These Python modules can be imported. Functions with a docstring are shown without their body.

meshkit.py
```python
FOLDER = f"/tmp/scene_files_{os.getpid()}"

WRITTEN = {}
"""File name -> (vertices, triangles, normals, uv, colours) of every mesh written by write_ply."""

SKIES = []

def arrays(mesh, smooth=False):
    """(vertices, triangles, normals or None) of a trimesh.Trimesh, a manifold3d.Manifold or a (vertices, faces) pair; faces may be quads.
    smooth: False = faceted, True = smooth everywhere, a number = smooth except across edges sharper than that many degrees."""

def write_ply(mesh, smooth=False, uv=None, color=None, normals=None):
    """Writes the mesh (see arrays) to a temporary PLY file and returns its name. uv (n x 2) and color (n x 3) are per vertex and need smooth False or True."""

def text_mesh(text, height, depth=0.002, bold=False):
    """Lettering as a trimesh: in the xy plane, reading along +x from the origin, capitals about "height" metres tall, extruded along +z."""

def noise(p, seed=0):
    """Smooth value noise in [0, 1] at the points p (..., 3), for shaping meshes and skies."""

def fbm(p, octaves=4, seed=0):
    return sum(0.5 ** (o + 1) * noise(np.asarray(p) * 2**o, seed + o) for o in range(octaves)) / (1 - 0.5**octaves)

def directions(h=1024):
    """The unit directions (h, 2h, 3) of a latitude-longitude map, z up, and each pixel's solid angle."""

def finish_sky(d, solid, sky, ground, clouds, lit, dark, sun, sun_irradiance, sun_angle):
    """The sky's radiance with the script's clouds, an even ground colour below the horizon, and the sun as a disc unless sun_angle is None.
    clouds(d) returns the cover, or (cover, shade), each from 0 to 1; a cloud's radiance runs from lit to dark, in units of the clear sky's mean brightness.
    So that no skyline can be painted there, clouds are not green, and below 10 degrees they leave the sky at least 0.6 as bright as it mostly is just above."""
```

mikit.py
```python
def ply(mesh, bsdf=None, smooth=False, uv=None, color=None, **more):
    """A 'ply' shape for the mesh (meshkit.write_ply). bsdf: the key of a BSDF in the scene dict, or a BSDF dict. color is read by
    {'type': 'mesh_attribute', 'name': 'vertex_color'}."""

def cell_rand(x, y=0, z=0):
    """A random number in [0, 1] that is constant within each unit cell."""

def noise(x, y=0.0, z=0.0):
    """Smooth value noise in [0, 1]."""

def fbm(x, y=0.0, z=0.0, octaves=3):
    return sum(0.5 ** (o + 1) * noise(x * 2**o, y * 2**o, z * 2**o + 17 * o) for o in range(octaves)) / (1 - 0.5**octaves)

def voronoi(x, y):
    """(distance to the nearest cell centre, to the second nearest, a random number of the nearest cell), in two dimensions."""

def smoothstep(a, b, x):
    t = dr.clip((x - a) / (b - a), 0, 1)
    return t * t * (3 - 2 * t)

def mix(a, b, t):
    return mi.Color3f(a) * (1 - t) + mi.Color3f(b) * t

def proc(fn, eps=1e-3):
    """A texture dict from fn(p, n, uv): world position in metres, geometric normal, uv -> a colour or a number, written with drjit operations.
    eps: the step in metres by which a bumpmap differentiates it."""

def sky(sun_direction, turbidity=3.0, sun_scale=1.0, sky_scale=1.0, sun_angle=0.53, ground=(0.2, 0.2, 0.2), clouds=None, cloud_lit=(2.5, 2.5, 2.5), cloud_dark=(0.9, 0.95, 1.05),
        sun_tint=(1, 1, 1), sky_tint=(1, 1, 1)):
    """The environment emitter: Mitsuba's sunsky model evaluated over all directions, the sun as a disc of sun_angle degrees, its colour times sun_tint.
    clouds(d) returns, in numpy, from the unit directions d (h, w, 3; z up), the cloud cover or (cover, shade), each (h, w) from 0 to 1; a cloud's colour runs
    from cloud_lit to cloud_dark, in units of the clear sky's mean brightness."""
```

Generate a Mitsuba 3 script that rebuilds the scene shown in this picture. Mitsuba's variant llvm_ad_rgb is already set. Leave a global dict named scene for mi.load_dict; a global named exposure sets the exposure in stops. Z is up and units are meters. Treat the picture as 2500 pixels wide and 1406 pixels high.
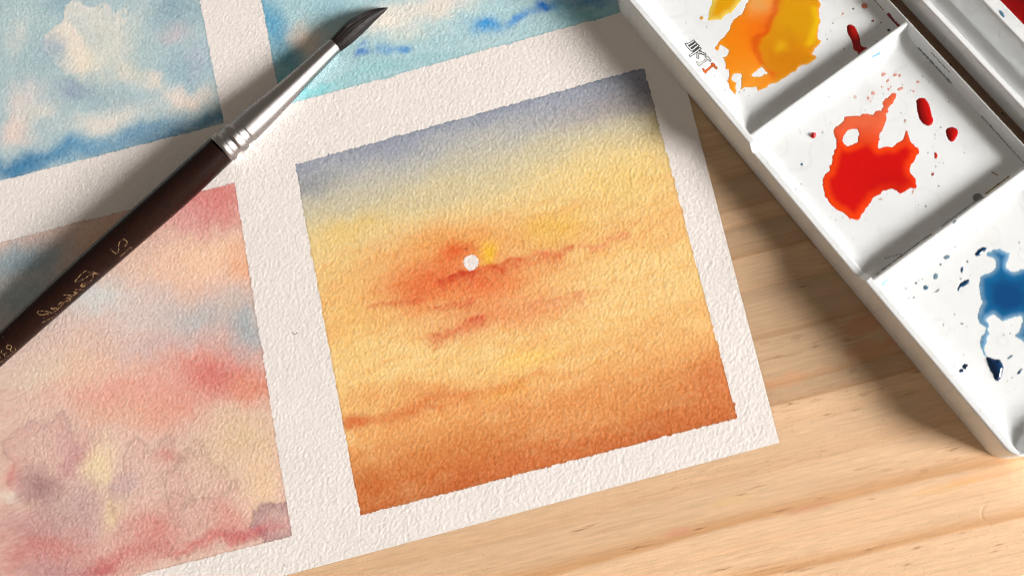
import math, numpy as np, trimesh, shapely, drjit as dr, mitsuba as mi, mikit, meshkit
from shapely.geometry import Polygon, LineString, Point
from scipy.spatial import Delaunay, cKDTree
from mikit import noise, fbm, smoothstep, mix, cell_rand, proc
T = mi.ScalarTransform4f
MM = 0.001
DATA = {'cam': {'C': [47.184, -73.156, 168.435], 'fwd': [-58.083, 214.246, -975.051], 'up': [248.658, 949.023, 193.714], 'fov': 59.19987763336676, 'focus': 173.23},
 'frame': {'O': [71.181, 13.614], 'U': [0.9269760537582754, 0.37512050831530763], 'V': [0.37512050831530763, -0.9269760537582754]},
 'paint': {'sunset': [[0.384, -0.345], [72.839, 0.204], [71.286, -69.937], [-0.158, -70.858]],
           'pink': [[-127.971, 0.85], [-12.505, -0.723], [-13.592, -71.523], [-131.29, -72.644]],
           'blue': [[-123.14, 107.828], [-13.553, 72.413], [-12.525, 12.429], [-146.599, 14.699]],
           'teal': [[0.124, 67.993], [72.951, 67.993], [71.451, 12.892], [-0.058, 12.758]],
           'sun': [30.635, -29.354, 1.4814814814814814]},
 'edge': [[79.578, -7.658], [77.26, -75.896], [-15.865, -78.127]],
 'wash': {'sunset': [[28.744, -30.446, 22.39, 8.96, -2.6, (228, 150, 82), 0.55, 0], [32.319, -39.657, 19.4, 5.22, -2.4, (228, 152, 88), 0.4, 0],
                     [2.894, -5.336, 5.97, 3.36, -5.2, (128, 134, 146), 0.6, 0], [63.684, -5.562, 12.69, 2.61, -1.0, (150, 142, 150), 0.6, 0],
                     [71.97, -3.943, 3.73, 4.48, -16.1, (104, 104, 128), 0.6, 0], [21.402, -14.82, 14.93, 2.99, -0.8, (198, 186, 150), 0.5, 0],
                     [63.11, -20.256, 11.19, 5.97, -0.8, (226, 192, 112), 0.6, 0], [72.967, -10.874, 1.87, 4.48, -26.6, (160, 140, 90), 0.6, 0],
                     [8.39, -16.492, 8.21, 2.99, -2.9, (228, 190, 100), 0.6, 0], [46.771, -26.853, 6.72, 3.36, -2.7, (226, 176, 60), 0.7, 0],
                     [27.492, -25.056, 14.18, 4.48, -4.8, (228, 150, 72), 0.75, 0], [21.223, -30.973, 11.19, 4.48, -2.6, (222, 96, 40), 0.85, 0],
                     [31.876, -34.601, 9.7, 3.73, -2.5, (226, 104, 48), 0.7, 0], [27.821, -27.259, 3.36, 1.94, 5.6, (222, 88, 28), 0.85, 0],
                     [33.431, -27.912, 1.79, 2.54, -25.1, (236, 180, 22), 0.95, 0], [32.138, -40.428, 11.19, 3.36, -4.4, (224, 126, 74), 0.6, 0],
                     [42.169, -42.208, 8.96, 2.99, -0.3, (226, 138, 84), 0.4, 0], [36.942, -50.525, 5.97, 1.94, -4.1, (242, 196, 96), 0.7, 0],
                     [5.3, -35.979, 6.72, 8.96, -14.4, (232, 186, 104), 0.5, 0], [13.598, -51.046, 11.19, 2.24, -2.1, (222, 138, 70), 0.5, 0],
                     [2.498, -53.86, 3.36, 1.34, -0.1, (208, 98, 40), 0.8, 0], [17.005, -53.871, 9.7, 1.64, 1.9, (212, 112, 50), 0.7, 0],
                     [32.778, -54.628, 6.72, 1.64, 1.9, (226, 160, 70), 0.6, 0], [66.389, -43.65, 6.72, 8.96, -14.7, (230, 186, 116), 0.5, 0],
                     [56.755, -53.163, 11.19, 5.22, -0.1, (226, 170, 100), 0.4, 0], [68.874, -62.464, 7.46, 5.22, 6.1, (204, 112, 58), 0.8, 0],
                     [14.644, -64.595, 16.42, 3.73, 0.1, (206, 118, 54), 0.5, 0], [2.521, -65.545, 5.22, 2.99, 0.1, (190, 92, 32), 0.7, 0],
                     [33.395, -68.328, 13.43, 2.99, 0.2, (204, 112, 58), 0.5, 0], [42.713, -62.158, 11.19, 3.73, 0.1, (224, 150, 84), 0.5, 0]],
          'pink': [[-64.691, -11.043, 24.63, 11.19, 5.3, (182, 190, 188), 0.7, 0], [-58.663, -5.563, 9.7, 4.48, 0.0, (140, 165, 176), 0.9, 0],
                   [-59.61, -13.244, 5.97, 2.99, 0.2, (142, 168, 178), 0.7, 0], [-40.031, -6.093, 8.96, 4.48, 5.3, (214, 170, 140), 0.8, 0],
                   [-16.818, -3.926, 11.94, 6.34, -1.1, (208, 122, 116), 1.0, 0], [-22.477, -6.389, 5.97, 3.73, -1.0, (212, 150, 146), 0.6, 0],
                   [-21.37, -15.463, 13.43, 5.22, -4.9, (232, 188, 154), 0.9, 0], [-13.955, -17.432, 3.73, 4.48, -14.9, (226, 160, 120), 0.7, 0],
                   [-36.24, -21.906, 8.96, 4.48, -4.7, (206, 190, 186), 0.7, 0], [-44.382, -18.075, 6.72, 3.73, -4.8, (200, 206, 204), 0.8, 0],
                   [-14.627, -30.863, 5.6, 6.34, -33.4, (158, 168, 172), 0.95, 0], [-25.814, -26.724, 8.21, 4.1, -24.0, (172, 177, 178), 0.85, 0],
                   [-33.799, -28.474, 8.96, 2.61, -8.5, (196, 176, 174), 0.7, 0], [-17.977, -25.789, 2.99, 2.24, -14.5, (196, 180, 168), 0.6, 0],
                   [-24.285, -37.954, 11.94, 6.34, -21.6, (210, 122, 110), 1.0, 0], [-21.999, -39.347, 6.72, 3.73, -23.5, (200, 104, 98), 0.4, 0],
                   [-41.967, -37.248, 14.18, 5.97, -23.2, (222, 156, 138), 0.85, 0], [-15.935, -42.9, 4.48, 4.48, -14.0, (214, 130, 104), 0.8, 0],
                   [-34.278, -42.426, 8.96, 3.73, -13.8, (216, 140, 118), 0.7, 0], [-58.815, -28.035, 9.7, 4.48, -6.5, (214, 194, 172), 0.7, 0],
                   [-49.572, -30.359, 7.46, 3.73, -14.1, (224, 184, 154), 0.7, 0], [-20.224, -53.082, 8.96, 7.46, -13.6, (214, 182, 146), 0.85, 0],
                   [-17.506, -60.795, 4.48, 5.22, -13.4, (226, 190, 148), 0.7, 0], [-42.55, -41.206, 8.96, 2.99, -13.8, (220, 176, 148), 0.5, 0],
                   [-60.725, -46.533, 7.46, 8.58, -31.4, (196, 150, 146), 0.8, 1], [-52.685, -46.852, 4.1, 4.48, -13.5, (190, 134, 136), 0.7, 0],
                   [-61.366, -51.591, 4.48, 3.73, -13.3, (150, 108, 110), 0.8, 0], [-48.509, -50.26, 3.36, 4.85, -27.1, (228, 204, 160), 0.9, 0],
                   [-45.857, -58.009, 2.24, 4.48, -31.3, (226, 204, 152), 0.8, 0], [-38.46, -55.826, 8.21, 8.58, -3.9, (208, 164, 150), 0.75, 1],
                   [-43.516, -53.44, 3.36, 3.36, -13.4, (190, 160, 160), 0.7, 0], [-31.131, -59.129, 6.72, 7.46, -40.7, (198, 156, 142), 0.5, 1],
                   [-34.816, -51.152, 2.99, 1.49, -13.5, (200, 120, 112), 0.6, 0], [-34.595, -65.293, 5.97, 5.97, -13.0, (204, 158, 144), 0.5, 1],
                   [-40.137, -64.009, 3.73, 3.36, -13.0, (208, 130, 120), 0.8, 0], [-25.838, -66.557, 4.48, 3.73, -13.1, (208, 140, 126), 0.8, 0],
                   [-59.238, -58.017, 5.97, 5.22, -13.1, (180, 150, 142), 0.7, 0], [-52.428, -57.253, 4.48, 6.72, -13.2, (184, 148, 146), 0.7, 0],
                   [-63.081, -61.811, 8.96, 2.99, -3.7, (200, 116, 108), 0.85, 0], [-67.334, -48.176, 2.24, 2.99, -13.4, (208, 122, 114), 0.6, 0],
                   [-68.626, -51.87, 1.94, 1.34, -13.3, (222, 206, 190), 0.9, 0], [-54.275, -64.607, 22.39, 4.1, -1.8, (198, 126, 122), 0.4, 0],
                   [-65.154, -58.211, 6.72, 4.48, -13.1, (182, 128, 128), 0.6, 0], [-50.788, -69.235, 6.72, 2.61, -3.6, (186, 88, 92), 0.9, 0],
                   [-61.319, -67.611, 8.96, 3.73, -12.8, (176, 124, 128), 0.7, 0], [-43.991, -67.73, 8.21, 1.87, 0.2, (196, 112, 106), 0.7, 0],
                   [-15.885, -69.628, 7.09, 4.63, -31.6, (156, 116, 124), 0.95, 1], [-22.331, -69.658, 6.72, 1.64, 0.2, (190, 98, 102), 0.8, 0],
                   [-32.114, -70.068, 10.45, 1.34, 0.2, (196, 100, 96), 0.7, 0]],
          'blue': [[-52.141, 47.332, 8.96, 5.97, -16.7, (176, 198, 198), 0.5, 0], [-43.434, 48.726, 4.48, 2.99, -16.8, (140, 172, 184), 0.8, 0],
                   [-54.442, 44.026, 2.24, 4.48, -16.6, (214, 212, 204), 0.6, 0], [-38.471, 40.266, 7.84, 6.87, -35.8, (232, 222, 210), 1.0, 1],
                   [-41.489, 35.271, 5.97, 4.18, -40.0, (230, 218, 196), 0.9, 0], [-44.7, 39.159, 4.48, 5.97, -16.5, (230, 219, 204), 1.0, 1],
                   [-33.072, 35.717, 6.72, 6.72, -16.5, (206, 208, 198), 0.8, 0], [-27.799, 40.038, 3.73, 4.48, -16.7, (196, 206, 202), 0.6, 0],
                   [-31.239, 29.358, 4.48, 2.24, -44.6, (216, 210, 196), 0.8, 0], [-19.55, 39.533, 6.72, 4.48, -16.7, (136, 166, 178), 0.9, 0],
                   [-19.567, 33.663, 3.73, 2.24, -16.6, (190, 184, 190), 0.9, 0], [-17.998, 26.445, 5.97, 2.99, -16.3, (146, 176, 188), 0.9, 0],
                   [-27.164, 32.027, 2.99, 4.48, -16.4, (164, 188, 192), 0.7, 0], [-15.1, 27.511, 2.24, 3.73, -16.4, (170, 176, 194), 0.6, 0],
                   [-47.653, 38.065, 2.99, 2.99, -16.4, (150, 166, 186), 0.7, 0], [-42.403, 28.565, 6.72, 2.54, -25.9, (150, 172, 182), 0.95, 0],
                   [-45.11, 29.061, 2.99, 1.87, -25.9, (146, 160, 182), 0.7, 0], [-50.723, 36.028, 4.48, 4.48, -16.3, (158, 184, 190), 0.7, 0],
                   [-33.808, 24.358, 3.73, 1.87, -16.1, (160, 180, 186), 0.8, 0], [-19.822, 20.794, 5.97, 2.54, -7.9, (226, 212, 200), 0.95, 0],
                   [-26.258, 25.987, 2.99, 1.87, -44.7, (222, 212, 198), 0.9, 0], [-37.097, 20.561, 8.96, 2.99, -5.7, (220, 212, 202), 0.9, 0],
                   [-54.361, 29.326, 4.48, 4.48, -16.1, (216, 206, 202), 0.9, 0], [-56.052, 23.118, 4.48, 3.73, -15.8, (224, 204, 194), 0.9, 0],
                   [-51.125, 25.521, 3.73, 2.24, 4.9, (214, 210, 200), 0.7, 0], [-26.652, 17.578, 5.97, 1.87, -1.5, (186, 200, 202), 0.6, 0],
                   [-14.639, 14.147, 5.22, 1.94, -5.7, (92, 140, 168), 0.95, 0], [-29.796, 14.733, 11.19, 2.39, -1.4, (112, 156, 186), 0.9, 0],
                   [-25.695, 12.18, 8.96, 1.34, -1.4, (96, 146, 182), 0.8, 0], [-46.057, 15.123, 11.19, 2.54, -1.4, (96, 148, 182), 0.95, 0],
                   [-56.166, 14.687, 8.96, 2.99, -1.4, (66, 124, 164), 1.0, 0]],
          'teal': [[0.964, 31.418, 3.73, 8.21, -8.2, (96, 160, 192), 1.0, 0], [2.856, 22.23, 2.99, 3.73, -16.4, (84, 156, 178), 0.8, 0],
                   [1.015, 17.111, 2.24, 2.99, -16.2, (100, 180, 190), 0.8, 0], [6.923, 27.227, 3.58, 3.36, 4.9, (222, 206, 192), 1.0, 0],
                   [8.689, 24.788, 2.99, 2.99, -16.5, (214, 204, 192), 0.8, 0], [13.567, 31.501, 4.48, 2.99, -16.8, (140, 186, 202), 0.6, 0],
                   [25.576, 24.997, 7.46, 3.73, -1.6, (233, 226, 214), 1.0, 0], [36.98, 24.904, 8.96, 2.24, -1.7, (226, 216, 204), 0.9, 0],
                   [29.135, 21.079, 4.48, 1.49, -1.6, (206, 210, 200), 0.6, 0], [40.776, 14.796, 11.19, 2.24, -1.4, (180, 204, 208), 0.5, 0],
                   [36.086, 20.894, 5.97, 1.49, -1.6, (176, 202, 206), 0.6, 0], [18.647, 18.338, 1.49, 1.27, -16.4, (56, 118, 192), 0.85, 0],
                   [22.874, 18.408, 2.09, 1.12, 5.0, (96, 154, 204), 0.75, 0], [25.907, 18.264, 1.49, 1.04, -5.9, (66, 138, 202), 0.85, 0],
                   [18.502, 20.644, 0.9, 0.75, -16.5, (110, 160, 205), 0.7, 0], [44.093, 18.682, 3.43, 2.24, -16.7, (60, 146, 208), 1.0, 0],
                   [50.906, 17.579, 2.99, 1.04, 5.1, (84, 146, 206), 1.0, 0], [55.931, 17.758, 1.94, 1.49, 5.1, (36, 108, 196), 1.1, 0],
                   [58.699, 17.863, 2.24, 1.19, 5.1, (60, 128, 190), 0.8, 0], [62.781, 17.099, 5.22, 2.24, -5.9, (100, 160, 186), 0.8, 0],
                   [67.858, 16.969, 2.99, 1.49, -16.9, (60, 128, 180), 0.7, 0], [66.174, 13.737, 5.97, 1.64, -1.4, (112, 176, 186), 0.8, 0],
                   [19.033, 14.667, 8.96, 1.94, -1.5, (140, 192, 198), 0.7, 0], [6.714, 14.523, 5.22, 1.64, -1.4, (130, 200, 206), 0.9, 0],
                   [32.075, 14.569, 8.21, 1.64, -1.4, (146, 188, 194), 0.7, 0]]},
 'streak': [[[[24.052, -31.215], [26.592, -30.881], [28.672, -30.761], [30.291, -30.854]], 0.35, 1.6, (196, 52, 18), 0.95],
            [[[30.255, -31.012], [34.328, -31.087], [37.24, -30.856], [39.344, -30.579]], 0.35, 2.4, (208, 72, 34), 0.85],
            [[[39.306, -30.736], [44.918, -31.061], [48.035, -31.559]], 0.35, 2.0, (212, 84, 48), 0.75], [[[48.984, -31.645], [50.103, -31.694]], 0.5, 0.7, (196, 62, 36), 0.9],
            [[[52.434, -31.733], [55.548, -32.151], [56.728, -31.633], [60.853, -31.824]], 0.4, 1.0, (220, 116, 76), 0.7],
            [[[9.677, -32.797], [14.091, -33.444], [17.774, -33.572], [19.789, -33.764]], 0.5, 0.8, (206, 84, 44), 0.7],
            [[[21.317, -36.149], [24.969, -36.272], [29.067, -36.183]], 0.35, 1.2, (208, 88, 48), 0.75],
            [[[19.733, -41.482], [20.991, -41.314], [23.853, -41.232], [27.27, -40.479], [30.613, -40.034]], 0.4, 1.8, (208, 92, 56), 0.8],
            [[[39.562, -39.737], [44.339, -39.918], [49.808, -40.447]], 0.3, 2.0, (220, 130, 84), 0.6],
            [[[0.536, -53.538], [4.996, -53.523], [13.014, -53.756], [19.284, -54.434]], 0.5, 1.4, (206, 98, 42), 0.7],
            [[[19.284, -54.434], [25.757, -54.065], [32.118, -54.07], [38.727, -52.958]], 0.4, 1.2, (214, 124, 56), 0.6]],
 'drops': [['paint_puddle',
            [[27.901, 46.805], [28.321, 47.45], [27.712, 48.07], [26.726, 48.551], [25.717, 48.542], [25.225, 48.782], [25.006, 49.39], [24.384, 49.371], [23.623, 50.176],
             [22.575, 50.909], [21.477, 51.6], [20.963, 51.662], [20.364, 52.275], [20.341, 52.718], [19.965, 52.58], [19.083, 53.43], [19.078, 53.885], [19.836, 54.013],
             [20.778, 54.436], [21.059, 54.96], [22.311, 55.012], [23.389, 54.929], [24.119, 54.576], [24.955, 53.995], [25.129, 54.131], [24.816, 55.117], [24.329, 55.965],
             [24.157, 56.748], [24.539, 57.654], [24.6, 58.158], [23.908, 58.838], [23.199, 58.897], [22.293, 59.56], [21.508, 59.71], [20.784, 60.058], [20.505, 60.896],
             [20.553, 61.684], [20.505, 62.246], [19.905, 62.684], [19.798, 63.349], [19.181, 63.472], [18.816, 62.894], [18.067, 62.769], [17.242, 62.733], [16.376, 62.578],
             [16.288, 62.004], [16.257, 61.533], [16.006, 60.982], [15.291, 60.644], [14.29, 60.475], [13.311, 60.622], [12.375, 60.205], [11.746, 60.619], [11.094, 60.717],
             [10.466, 61.129], [9.653, 61.252], [8.602, 61.489], [8.139, 61.876], [7.415, 62.064], [6.954, 61.419], [6.429, 61.02], [6.541, 60.366], [6.329, 59.76],
             [6.103, 58.995], [5.789, 58.162], [5.55, 57.235], [5.623, 56.096], [5.697, 54.955], [6.276, 53.894], [6.794, 53.084], [7.388, 52.179], [8.262, 51.637], [9.186, 51.74],
             [10.085, 51.063], [11.17, 50.372], [12.115, 49.571], [13.239, 48.905], [14.322, 47.585], [14.277, 46.932], [15.018, 45.957], [15.709, 45.717], [16.985, 45.933],
             [17.964, 45.449], [18.6, 45.384], [19.605, 46.106], [20.233, 46.752], [20.91, 46.813], [21.703, 47.433], [22.417, 48.146], [23.376, 47.866], [23.838, 48.009],
             [24.067, 48.5], [24.795, 47.977], [25.305, 47.123], [25.973, 47.02], [26.659, 47.244], [27.566, 46.857]],
            0.045, 'red', 'large red paint puddle in the middle well of the white palette', None,
            [[17.786, 47.956], [18.326, 48.531], [17.932, 49.462], [17.049, 50.319], [16.274, 50.487], [15.502, 50.196], [14.818, 49.974], [14.686, 49.257], [15.051, 48.461],
             [16.103, 47.886], [17.012, 47.663]]],
           ['paint_puddle',
            [[20.971, 14.781], [19.601, 15.887], [18.088, 16.431], [17.211, 17.043], [16.095, 17.462], [14.725, 17.456], [13.822, 17.606], [13.055, 18.082], [12.575, 18.569],
             [11.18, 18.974], [10.055, 19.16], [8.828, 19.48], [7.99, 19.676], [7.86, 20.219], [8.23, 20.621], [8.774, 20.3], [8.913, 19.871], [9.43, 19.96], [9.72, 20.838],
             [9.906, 21.847], [9.207, 22.365], [8.527, 22.361], [7.914, 22.025], [7.855, 23.22], [7.03, 24.273], [7.304, 24.916], [6.704, 25.928], [6.071, 26.487], [5.749, 26.403],
             [5.661, 27.01], [5.107, 27.839], [5.118, 28.688], [5.238, 29.518], [5.834, 29.252], [6.166, 28.462], [6.737, 27.858], [6.584, 27.315], [6.755, 26.604],
             [7.285, 26.175], [8.141, 26.321], [8.584, 26.989], [8.454, 27.522], [7.659, 28.162], [7.266, 28.906], [6.465, 29.432], [7.487, 29.606], [8.304, 30.039],
             [9.017, 30.601], [9.271, 31.011], [8.98, 31.62], [9.727, 31.894], [10.628, 31.973], [12.089, 32.075], [13.072, 32.535], [14.076, 32.486], [15.486, 32.652],
             [16.83, 32.661], [18.396, 32.635], [19.768, 33.087], [20.891, 33.132], [21.669, 33.008], [21.585, 32.517], [21.376, 31.821], [22.149, 31.584], [23.591, 31.241],
             [24.306, 30.957], [24.212, 30.24], [24.893, 29.284], [25.918, 28.383], [26.744, 27.966], [27.196, 26.814], [27.944, 25.896], [29.203, 24.95], [29.219, 24.089],
             [29.257, 23.682], [29.607, 22.649]],
            0.035, 'yellow', 'large orange and yellow paint puddle in the upper left well of the palette', None,
            [[12.545, 28.107], [12.599, 28.892], [12.497, 29.87], [11.764, 29.819], [10.556, 29.392], [9.869, 28.428], [11.143, 28.164]]],
           ['paint_puddle',
            [[20.605, 80.275], [21.556, 79.928], [22.472, 80.219], [23.466, 80.569], [23.498, 81.125], [23.921, 81.974], [24.304, 82.129], [23.627, 82.811], [22.794, 83.11],
             [21.941, 83.788], [21.974, 84.339], [22.7, 85.276], [24.339, 85.848], [25.224, 86.511], [23.617, 89.484], [18.126, 95.67], [16.425, 96.441], [15.75, 95.566],
             [15.425, 94.694], [15.068, 93.798], [16.084, 93.658], [17.791, 92.88], [18.242, 91.935], [17.459, 91.228], [16.566, 91.079], [15.673, 90.931], [15.139, 90.664],
             [14.926, 89.738], [14.869, 88.924], [14.197, 88.812], [13.097, 88.898], [13.137, 89.44], [12.885, 90.023], [12.245, 90.317], [12.073, 90.955], [11.299, 91.403],
             [10.391, 92.006], [9.398, 92.795], [9.125, 93.226], [9.105, 93.716], [9.086, 94.03], [8.816, 93.756], [8.876, 93.22], [9.062, 92.801], [9.231, 92.167],
             [9.748, 91.279], [10.655, 90.675], [11.741, 90.455], [12.293, 89.969], [12.174, 89.37], [11.754, 88.675], [12.549, 87.464], [13.523, 86.637], [14.616, 86.414],
             [15.204, 85.295], [16.147, 83.912], [16.542, 83.161], [17.546, 82.6], [18.519, 82.671], [19.579, 82.939], [20.248, 82.914], [20.622, 82.93], [21.496, 81.871],
             [21.406, 81.142], [20.997, 80.57]],
            0.05, 'blue', 'large deep blue paint puddle in the lower well at the photo edge', None, None],
           ['paint_puddle',
            [[14.166, 11.499], [12.017, 12.865], [10.641, 14.508], [11.155, 14.986], [12.433, 15.617], [12.456, 15.964], [13.458, 15.563], [14.605, 15.606], [14.688, 16.002],
             [16.205, 15.574], [17.217, 15.288], [18.699, 15.159], [19.339, 14.348], [14.804, 10.681]],
            0.035, 'gold', 'smaller plain yellow puddle beside the large orange puddle', None, None],
           ['paint_drop',
            [[30.191, 50.642], [30.946, 50.608], [31.729, 51.224], [31.614, 52.382], [31.08, 53.519], [30.461, 54.584], [30.212, 55.317], [29.442, 55.949], [28.646, 55.699],
             [28.22, 54.843], [28.329, 53.693], [29.096, 52.277]],
            0.3, (176, 8, 6), 'long oval dark red drop right of the red puddle', None, None],
           ['paint_drop',
            [[30.47, 58.285], [31.075, 58.082], [31.892, 58.472], [32.258, 59.216], [31.991, 59.926], [31.234, 60.406], [30.504, 60.754], [29.948, 60.566], [29.722, 59.995],
             [29.934, 59.245]],
            0.3, (176, 8, 6), 'round dark red drop nearest the palette ridge in the middle well', None, None],
           ['paint_drop', [[26.088, 60.22], [26.48, 60.432], [26.303, 61.143], [25.819, 61.374], [25.474, 61.107], [25.949, 60.718]], 0.08, (206, 52, 24),
            'small half moon orange red drop below the round red drop', None, None],
           ['paint_drop',
            [[23.628, 63.149], [23.613, 63.25], [23.542, 63.345], [23.429, 63.415], [23.296, 63.446], [23.171, 63.432], [23.076, 63.376], [23.033, 63.288], [23.048, 63.187],
             [23.119, 63.091], [23.232, 63.021], [23.365, 62.99], [23.491, 63.005], [23.585, 63.061]],
            0.06, (160, 46, 44), 'tiny dull red drop below the half moon drop', None, None],
           ['paint_drop',
            [[11.837, 44.944], [11.632, 45.107], [11.379, 45.17], [11.129, 45.12], [10.931, 44.966], [10.824, 44.739], [10.829, 44.484], [10.946, 44.252], [11.151, 44.088],
             [11.404, 44.025], [11.655, 44.075], [11.853, 44.229], [11.96, 44.456], [11.954, 44.711]],
            0.5, (176, 8, 6), 'raised round red bead alone at the left of the red puddle', None, None],
           ['paint_drop',
            [[6.419, 47.872], [6.333, 47.938], [6.226, 47.962], [6.118, 47.938], [6.031, 47.871], [5.982, 47.774], [5.98, 47.666], [6.027, 47.57], [6.113, 47.503], [6.22, 47.479],
             [6.328, 47.503], [6.415, 47.57], [6.464, 47.667], [6.466, 47.775]],
            0.05, (60, 96, 136), 'tiny lone blue dot near the low rim of the middle well', None, None],
           ['paint_drop',
            [[8.925, 93.836], [9.313, 94.12], [9.82, 94.995], [10.439, 95.448], [10.357, 96.267], [9.977, 96.99], [9.155, 97.638], [8.535, 98.057], [7.817, 98.155], [7.43, 97.874],
             [7.531, 97.325], [7.852, 96.812], [7.865, 96.072], [8.201, 95.191], [8.534, 94.431]],
            0.5, (4, 42, 78), 'big glossy navy drop hanging below the blue puddle tail', None, None],
           ['paint_drop', [[21.331, 78.694], [21.78, 79.165], [21.531, 79.51], [20.85, 79.397], [19.959, 79.524], [19.311, 79.223], [19.391, 78.831], [20.273, 78.563]], 0.25,
            (8, 58, 92), 'dark blue bean shaped drop left of the top of the blue puddle', None, None],
           ['paint_drop',
            [[15.621, 81.686], [15.317, 82.247], [14.618, 82.248], [13.714, 82.098], [12.761, 82.303], [12.104, 82.467], [11.427, 82.954], [11.458, 82.768], [12.309, 82.228],
             [13.026, 81.846], [13.959, 81.363], [14.933, 81.435]],
            0.25, (8, 58, 92), 'comet shaped dark blue drop with a pale tail', None, None],
           ['paint_drop',
            [[15.961, 79.882], [15.769, 80.045], [15.58, 80.144], [15.432, 80.161], [15.353, 80.092], [15.359, 79.951], [15.45, 79.766], [15.607, 79.573], [15.799, 79.41],
             [15.989, 79.31], [16.138, 79.293], [16.216, 79.362], [16.21, 79.503], [16.118, 79.689]],
            0.2, (20, 66, 110), 'small upright oval blue drop above the comet shaped drop', None, None],
           ['paint_drop',
            [[15.752, 76.612], [15.637, 76.72], [15.443, 76.767], [15.208, 76.744], [14.978, 76.655], [14.8, 76.519], [14.707, 76.361], [14.72, 76.213], [14.835, 76.104],
             [15.029, 76.057], [15.264, 76.08], [15.494, 76.169], [15.672, 76.306], [15.764, 76.464]],
            0.04, (110, 134, 150), 'grey blue oval drop highest in the lower well', None, None],
           ['paint_drop',
            [[13.74, 76.86], [13.687, 76.933], [13.599, 76.978], [13.494, 76.987], [13.393, 76.958], [13.316, 76.897], [13.278, 76.815], [13.287, 76.73], [13.341, 76.657],
             [13.428, 76.612], [13.533, 76.603], [13.634, 76.632], [13.711, 76.693], [13.749, 76.775]],
            0.04, (110, 134, 150), 'tiny grey dot just under the grey blue oval drop', None, None],
           ['paint_drop',
            [[11.631, 78.29], [11.402, 78.383], [11.178, 78.393], [11.004, 78.316], [10.913, 78.168], [10.925, 77.979], [11.036, 77.785], [11.225, 77.626], [11.454, 77.532],
             [11.678, 77.523], [11.853, 77.6], [11.943, 77.748], [11.931, 77.938], [11.82, 78.131]],
            0.05, (112, 140, 156), 'pale grey blue teardrop left of the comet shaped drop', None, None],
           ['paint_drop',
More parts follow.
